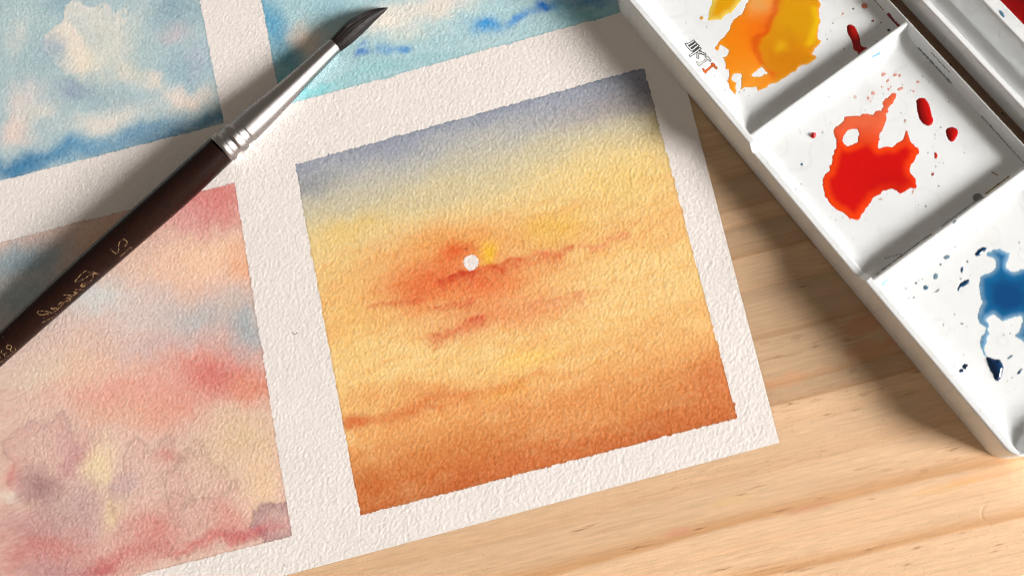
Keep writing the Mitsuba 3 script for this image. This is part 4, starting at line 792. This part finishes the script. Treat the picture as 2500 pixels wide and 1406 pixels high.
def tray_top(u, v):
    d = outline(u, v, 38.45); hl = rim_height(v)
    z = np.full(u.shape, ZF)
    z = smax(z, ZF + inner_wall(u - 1.55, hl - ZF, 0.45, 0.5, 5.0))
    rt = 37.95 - u
    z = smax(z, np.where(rt < 0, ZR, ZR - (ZR - ZF) * np.clip(rt / 0.75, 0, 1) ** 0.8 - 0.0))
    for vd in (D1, D2):
        t = v - vd
        up = np.where(t < -0.32, ZD - (ZD - ZF) * np.clip((-t - 0.32) / 0.34, 0, 1), ZD)
        dn = ZF + inner_wall(t - 0.32, ZD - ZF, 0.62, 0.45, 4.2)
        z = smax(z, np.where(t < 0, up, dn) - 0.10 * np.clip(1 - np.abs(np.abs(t) - 0.34) / 0.12, 0, 1))
    z = smax(z, ZF + inner_wall(v - V0 - 1.5, H - ZF, 0.5, 0.6, 4.0))
    e = V1 - 1.5 - v
    z = smax(z, np.where(e < 0, H, H - (H - ZF) * np.clip(e / 1.9, 0, 1)))
    rimh = np.where(u < 19, hl, ZR)
    rimh = np.where((v > V1 - 3) | (v < V0 + 3), H, rimh)
    return np.where(d < 0.75, np.minimum(rounded(d, rimh), np.maximum(z, rounded(d, rimh))), z)
def lid_top(u, v):
    uu = u - 40.75; d = outline(uu, v, 42.0)
    z = np.full(u.shape, ZLF)
    z = smax(z, ZLF + inner_wall(uu - 1.25, ZL - ZLF, 0.9, 0.5, 1.5))
    lip = ZLF + (ZLIP - ZLF) * sm(46.0, 48.5, u)
    z = smax(z, lip)
    pan = (u > 50.6) & (v > 8) & (v < 100)
    z = np.where(pan, ZLIP - 3.5 * np.clip((u - 50.6) / 1.2, 0, 1), z)
    z = np.where(d < 0.75, np.minimum(5.3 + rounded(d, ZL - 5.3 + (z - ZL) * (u > 47), 0.18, 0.4), np.maximum(z, ZL)), z)
    return z
def build(name_of, top, us, vs, u1, off):
    A, B = np.meshgrid(us, vs, indexing='ij')
    Z = top(A, B); W = to_world(A, B, Z).reshape(-1, 3)
    F = grid_faces(len(us), len(vs)); F = F[:, ::-1] if np.cross(_U, _V) < 0 else F
    c = np.stack([A.ravel()[F].mean(1), B.ravel()[F].mean(1), Z.ravel()[F].mean(1)], -1)
    keep = outline(c[:, 0] - off, c[:, 1], u1) > -0.02
    F, c = F[keep], c[keep]; N = normals(W, F)
    kinds = name_of(c)
    for k in dict.fromkeys(kinds.tolist()):
        put_arrays('palette__' + k, W, F[kinds == k], N, 'stained_plastic' if k == 'channel' else 'white_plastic')
def tray_parts(c):
    u, v, z = c.T
    k = np.full(len(c), 'mixing_tray', dtype='<U40')
    fl = (u > 1.75) & (u < 37.4) & (v > V0 + 1.5) & (v < V1 - 1.6)
    k[fl & (v < D1)] = 'well'; k[fl & (v > D1) & (v < D2)] = 'well_001'; k[fl & (v > D2)] = 'well_002'
    k[fl & (np.abs(v - D1) < 0.62)] = 'divider'; k[fl & (np.abs(v - D2) < 0.62)] = 'divider_001'
    return k
us = lines((-0.02, 2.4, 0.06), (2.4, 8, 0.3), (8, 36.6, 0.7), (36.6, 38.5, 0.06))
vs = lines((-2.64, 1.6, 0.1), (1.6, 36.9, 0.7), (36.9, 39.4, 0.06), (39.4, 43.6, 0.22), (43.6, 69.2, 0.7), (69.2, 71, 0.14), (71, 73.4, 0.06), (73.4, 78, 0.3), (78, 104, 0.7), (104, 110.64, 0.08))
build(tray_parts, tray_top, us, vs, 38.45, 0.0)
lus = lines((40.73, 43.2, 0.06), (43.2, 45.6, 0.3), (45.6, 51.9, 0.1), (51.9, 82.4, 0.8), (82.4, 82.8, 0.1))
lvs = lines((-2.64, 1.6, 0.1), (1.6, 7.8, 0.5), (7.8, 8.2, 0.1), (8.2, 99.8, 0.9), (99.8, 100.2, 0.1), (100.2, 106, 0.4), (106, 110.64, 0.1))
build(lambda c: np.full(len(c), 'lid', dtype='<U8'), lid_top, lus, lvs, 42.0, 40.75)
def prism(u0, u1, v0, v1, z0, z1):
    b = trimesh.creation.box(bounds=[[u0, v0, z0], [u1, v1, z1]])
    b.vertices = to_world(b.vertices[:, 0], b.vertices[:, 1], b.vertices[:, 2]) * MM
    if np.cross(_U, _V) < 0: b.invert()
    return b
put('palette__base', prism(41.9, 81.5, -1, 109, 0.0, 5.6), 'white_plastic')
put('palette__channel', prism(38.3, 41.95, -1.5, 109.5, 0.2, ZCH), 'stained_plastic')
tag('palette', 'white plastic folding paint palette with square mixing wells on the table', 'palette')
tag('palette__well', 'upper left well holding yellow paint'); tag('palette__well_001', 'middle well holding red paint'); tag('palette__well_002', 'lower well holding blue paint')
tag('palette__channel', 'brown stained channel between tray and lid')
# embossed letters and the paint caught round them
def ribbon(pts, w, z, h, taper=False, lift=0.0):
    g = LineString(pts).buffer(w / 2, cap_style='square' if not taper else 'round')
    m = trimesh.creation.extrude_polygon(g, h, engine='earcut').subdivide_to_size(0.5)
    v = m.vertices; zt = tray_top(v[:, 0], v[:, 1]) if z is None else z
    m.vertices = to_world(v[:, 0], v[:, 1], v[:, 2] + zt + lift) * MM
    if np.cross(_U, _V) < 0: m.invert()
    return m
def floor_at(pts):
    q = np.array(pts); return float(tray_top(q[:, 0], q[:, 1]).max())
for gi, g in enumerate(DATA['letters']):
    ob = gi == 3
    put('palette__well__lettering', trimesh.util.concatenate([ribbon(s, 0.17, None, 0.10, lift=0.0) for s in g]), 'orange_residue' if ob else 'white_plastic')
    put('palette__well__paint_residue', trimesh.util.concatenate([ribbon(s, 0.56 if gi < 2 else 0.48, None, 0.05, lift=0.0) for s in g]), 'dark_orange_residue' if ob else ('black_residue', 'black_residue', 'grey_residue')[gi])
put('palette__well__paint_residue', trimesh.util.concatenate([ribbon(s, 0.30, None, 0.05) for s in DATA['fills']]), 'black_residue')
def arc_mark(holder, u, v, r, a0, a1, bsdf='white_plastic', w=0.10):
    a = np.radians(np.linspace(a0, a1, 24)); pts = np.stack([u + r * np.cos(a), v + r * np.sin(a)], 1)
    z = tray_top(pts[:, 0], pts[:, 1])
    m = ribbon(pts, w, None, 0.05, lift=0.0)
    put(holder + '__mold_mark', m, bsdf)
arc_mark('palette__well', 5.2, 4.6, 2.3, -100, 120); arc_mark('palette__well_001', 22.5, 39.6, 2.2, 10, 150)
def edge_line(name, pts, w, bsdf, top=tray_top, lift=0.03):
    pts = np.array(pts); t = np.linspace(0, len(pts) - 1, 60)
    P = np.stack([np.interp(t, np.arange(len(pts)), pts[:, k]) for k in (0, 1)], 1)
    rng = np.random.default_rng(int(abs(pts.sum() * 10)) % 1000)
    wd = w * (0.35 + 0.9 * rng.random(60)); wd = np.convolve(wd, [0.25, 0.5, 0.25], 'same')
    dd = np.gradient(P, axis=0); dd /= np.linalg.norm(dd, axis=1, keepdims=True); nn = np.stack([-dd[:, 1], dd[:, 0]], 1)
    A, B = P + nn * wd[:, None] / 2, P - nn * wd[:, None] / 2
    Q = np.concatenate([A, B]); W = to_world(Q[:, 0], Q[:, 1], top(Q[:, 0], Q[:, 1]) + lift)
    i = np.arange(59); f = np.vstack([np.stack([i, i + 1, i + 61], 1), np.stack([i, i + 61, i + 60], 1)])
    m = trimesh.Trimesh(W * MM, f, process=False)
    if normals(W, f)[:, 2].mean() < 0: m.invert()
    put(name, m, bsdf)
rgb_bsdf('dried_red', (120, 14, 18), 0.4); rgb_bsdf('dried_slate', (128, 136, 140), 0.5); rgb_bsdf('pale_slate', (166, 174, 178), 0.5); rgb_bsdf('dried_ochre', (140, 112, 44), 0.5); rgb_bsdf('dried_turquoise', (120, 200, 220), 0.4); rgb_bsdf('dried_purple', (98, 84, 92), 0.5); rgb_bsdf('dried_blue', (112, 160, 205), 0.4)
edge_line('palette__well__paint_line', [(37.25, 28.0), (37.22, 33.2)], 0.14, 'dried_ochre'); edge_line('palette__well__paint_line', [(37.25, 34.2), (37.2, 37.6)], 0.35, 'dried_red')
edge_line('palette__well_001__paint_line', [(37.2, 42.9), (37.2, 52.0)], 0.26, 'dried_slate'); edge_line('palette__well_001__paint_line', [(37.2, 60.0), (37.1, 71.4)], 0.2, 'dried_slate')
edge_line('palette__well_001__paint_line', [(3.2, 71.62), (12.5, 71.55), (16.0, 71.62)], 0.2, 'dried_purple'); edge_line('palette__well_001__paint_line', [(18.0, 71.62), (27.0, 71.6)], 0.28, 'dried_slate')
edge_line('palette__well_001__paint_line', [(28.0, 71.6), (33.5, 71.5)], 0.34, 'dried_ochre'); edge_line('palette__well_001__paint_line', [(31.6, 69.0), (32.1, 70.3)], 0.28, 'dried_ochre')
edge_line('palette__well_001__paint_line', [(6.5, 70.2), (9.5, 71.3)], 0.16, 'dried_purple'); edge_line('palette__well_001__paint_line', [(29.2, 39.3), (31.0, 39.6)], 0.5, 'dried_blue')
edge_line('palette__well_002__paint_line', [(2.6, 73.7), (4.4, 73.4)], 0.5, 'dried_turquoise')
edge_line('palette__mixing_tray__paint_line', [(37.75, 45.2), (37.75, 50.5)], 0.3, 'pale_slate')

# ---------------------------------------------------------------- paint on the palette
def blob_mesh(poly, hole, height, step, rag, seed, top, sink=0.012):
    g = Polygon(poly, [hole] if hole else None).buffer(0)
    g = g.buffer(min(0.25, 0.12 * math.sqrt(g.area)), join_style='round').buffer(-2 * min(0.25, 0.12 * math.sqrt(g.area))).buffer(min(0.25, 0.12 * math.sqrt(g.area))) if g.area < 6 else g.buffer(0.05).buffer(-0.08).buffer(0.03)
    if g.geom_type != 'Polygon': g = max(g.geoms, key=lambda s: s.area)
    rng = np.random.default_rng(seed)
    B = []
    for r in [g.exterior, *g.interiors]:
        n = max(14, int(r.length / step)); q = np.array([r.interpolate(i / n, normalized=True).coords[0] for i in range(n)])
        ph = np.stack([q[:, 0] * 1.6, q[:, 1] * 1.6, q[:, 0] * 0 + seed], -1)
        d = np.roll(q, -1, 0) - np.roll(q, 1, 0); nn = np.stack([d[:, 1], -d[:, 0]], 1) / np.maximum(np.linalg.norm(d, axis=1, keepdims=True), 1e-9)
        q = q + nn * (rag * ((meshkit.noise(ph, 3) - 0.5) * 1.3 + (meshkit.noise(ph * 2.2, 4) - 0.5) * 0.7))[:, None]
        B.append(q)
    g = Polygon(B[0], B[1:]).buffer(0)
    if g.geom_type != 'Polygon': g = max(g.geoms, key=lambda s: s.area)
    B = np.concatenate([np.array(r.coords)[:-1] for r in [g.exterior, *g.interiors]])
    x0, y0, x1, y1 = g.bounds
    xs, ys = np.meshgrid(np.arange(x0, x1, step), np.arange(y0, y1, step)); I = np.stack([xs.ravel() + rng.uniform(-.2, .2, xs.size) * step, ys.ravel() + rng.uniform(-.2, .2, xs.size) * step], 1)
    bd = g.boundary
    pts = shapely.points(I); ok = shapely.contains(g, pts); I = I[ok]; I = I[shapely.distance(shapely.points(I), bd) > step * 0.45] if len(I) else I
    Q = np.vstack([B, I]) if len(I) else B
    f = Delaunay(Q).simplices; f = f[shapely.contains(g, shapely.points(Q[f].mean(1)))]
    e = shapely.distance(shapely.points(Q), bd)
    z = top(Q[:, 0], Q[:, 1]) + height * (1 - np.exp(-e / max(0.18, min(0.5, 0.25 * math.sqrt(g.area))))) * 1.1 - sink * (e < 1e-6) + 0.012
    W = to_world(Q[:, 0], Q[:, 1], z); Nn = normals(W, f)
    if Nn[:, 2].mean() < 0: f = f[:, ::-1]; Nn = -Nn
    return W, f, Nn, e
PF['redmid'] = [float(v) for v in np.mean(np.array(DATA['drops'][0][1])[30:60], 0)]
_p = PF['ystreak'][3]; _q = PF['ystreak'][2]
def chan_top(u, v): return np.full(np.shape(u), ZCH)
for n, (name, poly, h, col, lab, grp, hole) in enumerate(DATA['drops']):
    if 'channel' in lab: poly = [[q[0] - max(0, max(w[0] for w in poly) - 40.6), q[1]] for q in poly]
    u = np.mean([q[0] for q in poly])
    top = chan_top if 'channel' in lab else (tray_top if u < 38.3 else lid_top)
    big = isinstance(col, str) and col != 'ring'
    W, f, Nn, e = blob_mesh(poly, hole, h, 0.15 if big else 0.11, 0.22 if big else 0.05, n, top)
    if big:
        key = put_arrays(name, W, f, Nn, 'wet_' + col, uv=np.stack([e, e], 1))
    else:
        base = lin((232, 176, 160) if col == 'ring' else col); rim = lin((190, 84, 76)) if col == 'ring' else base * 0.62
        k = np.exp(-(e / (0.13 if col == 'ring' else 0.09)) ** 2)[:, None] * (0.85 if h < 0.1 else 0.25)
        key = put_arrays(name, W, f, Nn, 'wet_drop', color=base * (1 - k) + rim * k)
    tag(key, lab, {'paint_puddle': 'paint puddle', 'paint_drop': 'paint drop', 'paint_splash': 'paint splash'}[name], grp)
for w, pts in enumerate(DATA['specks']):
    rng = np.random.default_rng(40 + w); ms = []
    pts = [list(p) + [rng.uniform(0.08, 0.2)] for p in pts] + [[rng.uniform(3, 36), rng.uniform(*((1, 37), (40, 70), (75, 104))[w]), rng.uniform(0.03, 0.09)] for _ in range(45)]
    for u, v, r in pts:
        if not 2 < u < 37: continue
        c = trimesh.creation.cylinder(radius=r, height=0.06, sections=9); a = rng.uniform(0, 6.28); c.vertices *= [1, rng.uniform(0.5, 1), 1]
        c.apply_transform(trimesh.transformations.rotation_matrix(a, [0, 0, 1]))
        c.vertices = to_world(c.vertices[:, 0] + u, c.vertices[:, 1] + v, c.vertices[:, 2] + float(tray_top(np.array([u]), np.array([v]))[0])) * MM
        if np.cross(_U, _V) < 0: c.invert()
        ms.append(c)
    key = put('paint_specks', trimesh.util.concatenate(ms), 'dry_grey_paint')
    tag(key, ('tiny dried grey specks scattered in the upper well', 'tiny dried grey specks scattered in the middle well', 'tiny dried grey specks scattered in the lower well')[w], 'paint specks', kind='stuff')
# red paint heaped in the lid's pan
_a, _b = np.meshgrid(lines((50.7, 53, 0.1), (53, 62, 0.4)), lines((30, 62, 0.5)), indexing='ij')
_z = 9.2 + 5.2 * sm(50.7, 58.0, _a) + 0.5 * (meshkit.noise(np.stack([_a * 0.4, _b * 0.25, _a * 0], -1), 3) - 0.5) * sm(51.5, 54, _a)
_z = np.where((_a > 61.5) | (_b < 30.3) | (_b > 61.7), 7.6, _z)
W = to_world(_a, _b, _z).reshape(-1, 3); f = grid_faces(*_a.shape); f = f[:, ::-1] if np.cross(_U, _V) < 0 else f
rgb_bsdf('pan_red', (214, 2, 4), 0.3)
key = put_arrays('paint_cake', W, f, normals(W, f), 'pan_red'); tag(key, 'bright red paint cake in the lid at the upper right photo corner', 'paint cake')

# ---------------------------------------------------------------- brush
def sweep(path, sides=48, cap=True, samples=None):
    P = np.array(path, float)
    s = np.concatenate([[0], np.cumsum(np.linalg.norm(np.diff(P[:, :3], axis=0), axis=1))])
    if samples:
        from scipy.interpolate import PchipInterpolator
        t = np.linspace(0, s[-1], samples); P = np.stack([PchipInterpolator(s, P[:, k])(t) for k in range(4)], 1); s = t
    d = np.gradient(P[:, :3], axis=0); d /= np.linalg.norm(d, axis=1, keepdims=True)
    n = np.cross(d, [0, 0, 1.0]); n /= np.linalg.norm(n, axis=1, keepdims=True); b = np.cross(n, d)
    a = np.arange(sides + 1) / sides * 2 * np.pi
    V = P[:, None, :3] + P[:, None, 3:] * (np.sin(a)[None, :, None] * n[:, None] + np.cos(a)[None, :, None] * b[:, None])
    uv = np.stack(np.broadcast_arrays(a[None] / (2 * np.pi), s[:, None]), -1).reshape(-1, 2)
    F = grid_faces(len(P), sides + 1); V = V.reshape(-1, 3); N = normals(V, F)
    N2 = N.reshape(len(P), sides + 1, 3); av = N2[:, 0] + N2[:, -1]; av /= np.linalg.norm(av, axis=1, keepdims=True); N2[:, 0] = av; N2[:, -1] = av
    N = N2.reshape(-1, 3)
    if ((V - np.repeat(P[:, :3], sides + 1, 0)) * N).sum() < 0: F = F[:, ::-1]; N = -N
    return V, F, N, uv, P
BR = DATA['brush']
V, F, N, uv, HP = sweep(BR['handle'], samples=90)
put_arrays('brush__handle', V, F, N, 'lacquer', uv=uv)
V, F, N, uv, _ = sweep(BR['ferrule'], samples=220); put_arrays('brush__ferrule', V, F, N, 'polished_metal', uv=uv)
_e = np.array(BR['ferrule'][-1]); _d = _e[:3] - np.array(BR['ferrule'][-2][:3]); _d /= np.linalg.norm(_d)
V, F, N, uv, _ = sweep([[*(_e[:3] - _d * 0.05), _e[3]], [*(_e[:3] + _d * 0.02), _e[3] + 0.02], [*(_e[:3] + _d * 0.06), _e[3] - 0.02], [*(_e[:3] + _d * 0.07), _e[3] - 0.2]], samples=24); put_arrays('brush__ferrule__rim', V, F, N, 'polished_metal', uv=uv)
V, F, N, uv, _ = sweep(BR['tuft'], samples=80)
jit = 0.035 * (meshkit.noise(np.stack([uv[:, 0] * 60, uv[:, 1] * 0.7, uv[:, 0] * 0], -1), 2) - 0.5); _w = np.abs(uv[:, 0] - 0.5) < 0.49
V = V + N * (jit * _w)[:, None]
put_arrays('brush__bristles', V, F, normals(V, F) if False else N, 'hair', uv=uv)
TP = np.array(BR['tuft']); ts = np.concatenate([[0], np.cumsum(np.linalg.norm(np.diff(TP[:, :3], axis=0), axis=1))])
td = (TP[-3, :3] - TP[0, :3]) / np.linalg.norm(TP[-3, :3] - TP[0, :3]); tn = np.cross(td, [0, 0, 1.0]); tn /= np.linalg.norm(tn); tb = np.cross(tn, td)
rng = np.random.default_rng(9); strands = []
for i in range(70):
    th = rng.uniform(-1.9, 1.9); s0 = rng.uniform(0, ts[-1] * 0.55); s1 = min(ts[-1] * (1.0 + (0.03 if i % 16 == 0 else -0.03)), s0 + rng.uniform(3, 8))
    t = np.linspace(s0, s1, 14); c = np.stack([np.interp(t, ts, TP[:, k]) for k in range(4)], 1); c[:, :3] += np.maximum(t - ts[-1], 0)[:, None] * td
    lift = 1.0 + 0.02 * np.sin(np.linspace(0, np.pi, 14)) * rng.random(); th = th + 0.12 * np.linspace(0, 1, 14) * rng.uniform(-1, 1)
    P = c[:, :3] + (c[:, 3] * lift)[:, None] * (np.sin(th)[:, None] * tn + np.cos(th)[:, None] * tb)
    v, f, _, _, _ = sweep(np.column_stack([P, np.linspace(0.045, 0.012, 14)]), sides=5)
    strands.append(trimesh.Trimesh(v * MM, f, process=False))
rgb_bsdf('hair_strand', (22, 13, 11), 0.6)
put('brush__bristles__hair_strands', trimesh.util.concatenate(strands), 'hair_strand', smooth=True); tag('brush__bristles__hair_strands', kind='stuff')
HH = np.array(BR['handle']); a0, a1 = HH[2, :3], HH[6, :3]; axd = (a1 - a0) / np.linalg.norm(a1 - a0)
nn = np.cross(axd, [0, 0, 1.0]); bb = np.array([0, 0, 1.0])
hs = (HP[:, :3] - a0) @ axd
bits = []
for st in DATA['gold']:
    st = np.array(st); r0 = 2.6
    pl = np.stack([st[:, 0], np.radians(st[:, 1]) * r0], 1)
    g = LineString(pl).buffer(0.05, quad_segs=3)
    for poly in getattr(g, 'geoms', [g]):
        v2, f2 = trimesh.creation.triangulate_polygon(poly, engine='earcut')
        v2, f2 = trimesh.remesh.subdivide_to_size(np.column_stack([v2, 0 * v2[:, 0]]), f2, 0.3)
        c = np.stack([np.interp(v2[:, 0], hs, HP[:, k]) for k in range(4)], 1); th = v2[:, 1] / r0
        W = c[:, :3] + (c[:, 3:] + 0.015) * (np.sin(th)[:, None] * nn + np.cos(th)[:, None] * bb)
        m = trimesh.Trimesh(W * MM, f2, process=False)
        if (m.face_normals[:, 2]).mean() < 0: m.invert()
        bits.append(m)
for name, ids in (('signature', range(0, 13)), ('numerals', range(13, 17)), ('numerals', range(17, 19))):
    put('brush__handle__' + name, trimesh.util.concatenate([bits[i] for i in ids if i < len(bits)]), 'gold_foil')
tag('brush', 'dark brown watercolour brush with silver ferrule lying across the painted sheet', 'brush')

# ---------------------------------------------------------------- lint on the sheet
for l, lab in zip(DATA['lint'], ('short dark lint fibre on the margin beside the sunset painting', 'dark speck of lint on the lower margin', 'tiny black speck of lint above the painted sun')):
    g = LineString(l).buffer(0.04); m = trimesh.creation.extrude_polygon(g, 0.1, engine='earcut'); m.vertices[:, 2] += ZP + 0.05; m.vertices *= MM
    tag(put('lint', m, 'black_residue'), lab, 'lint')
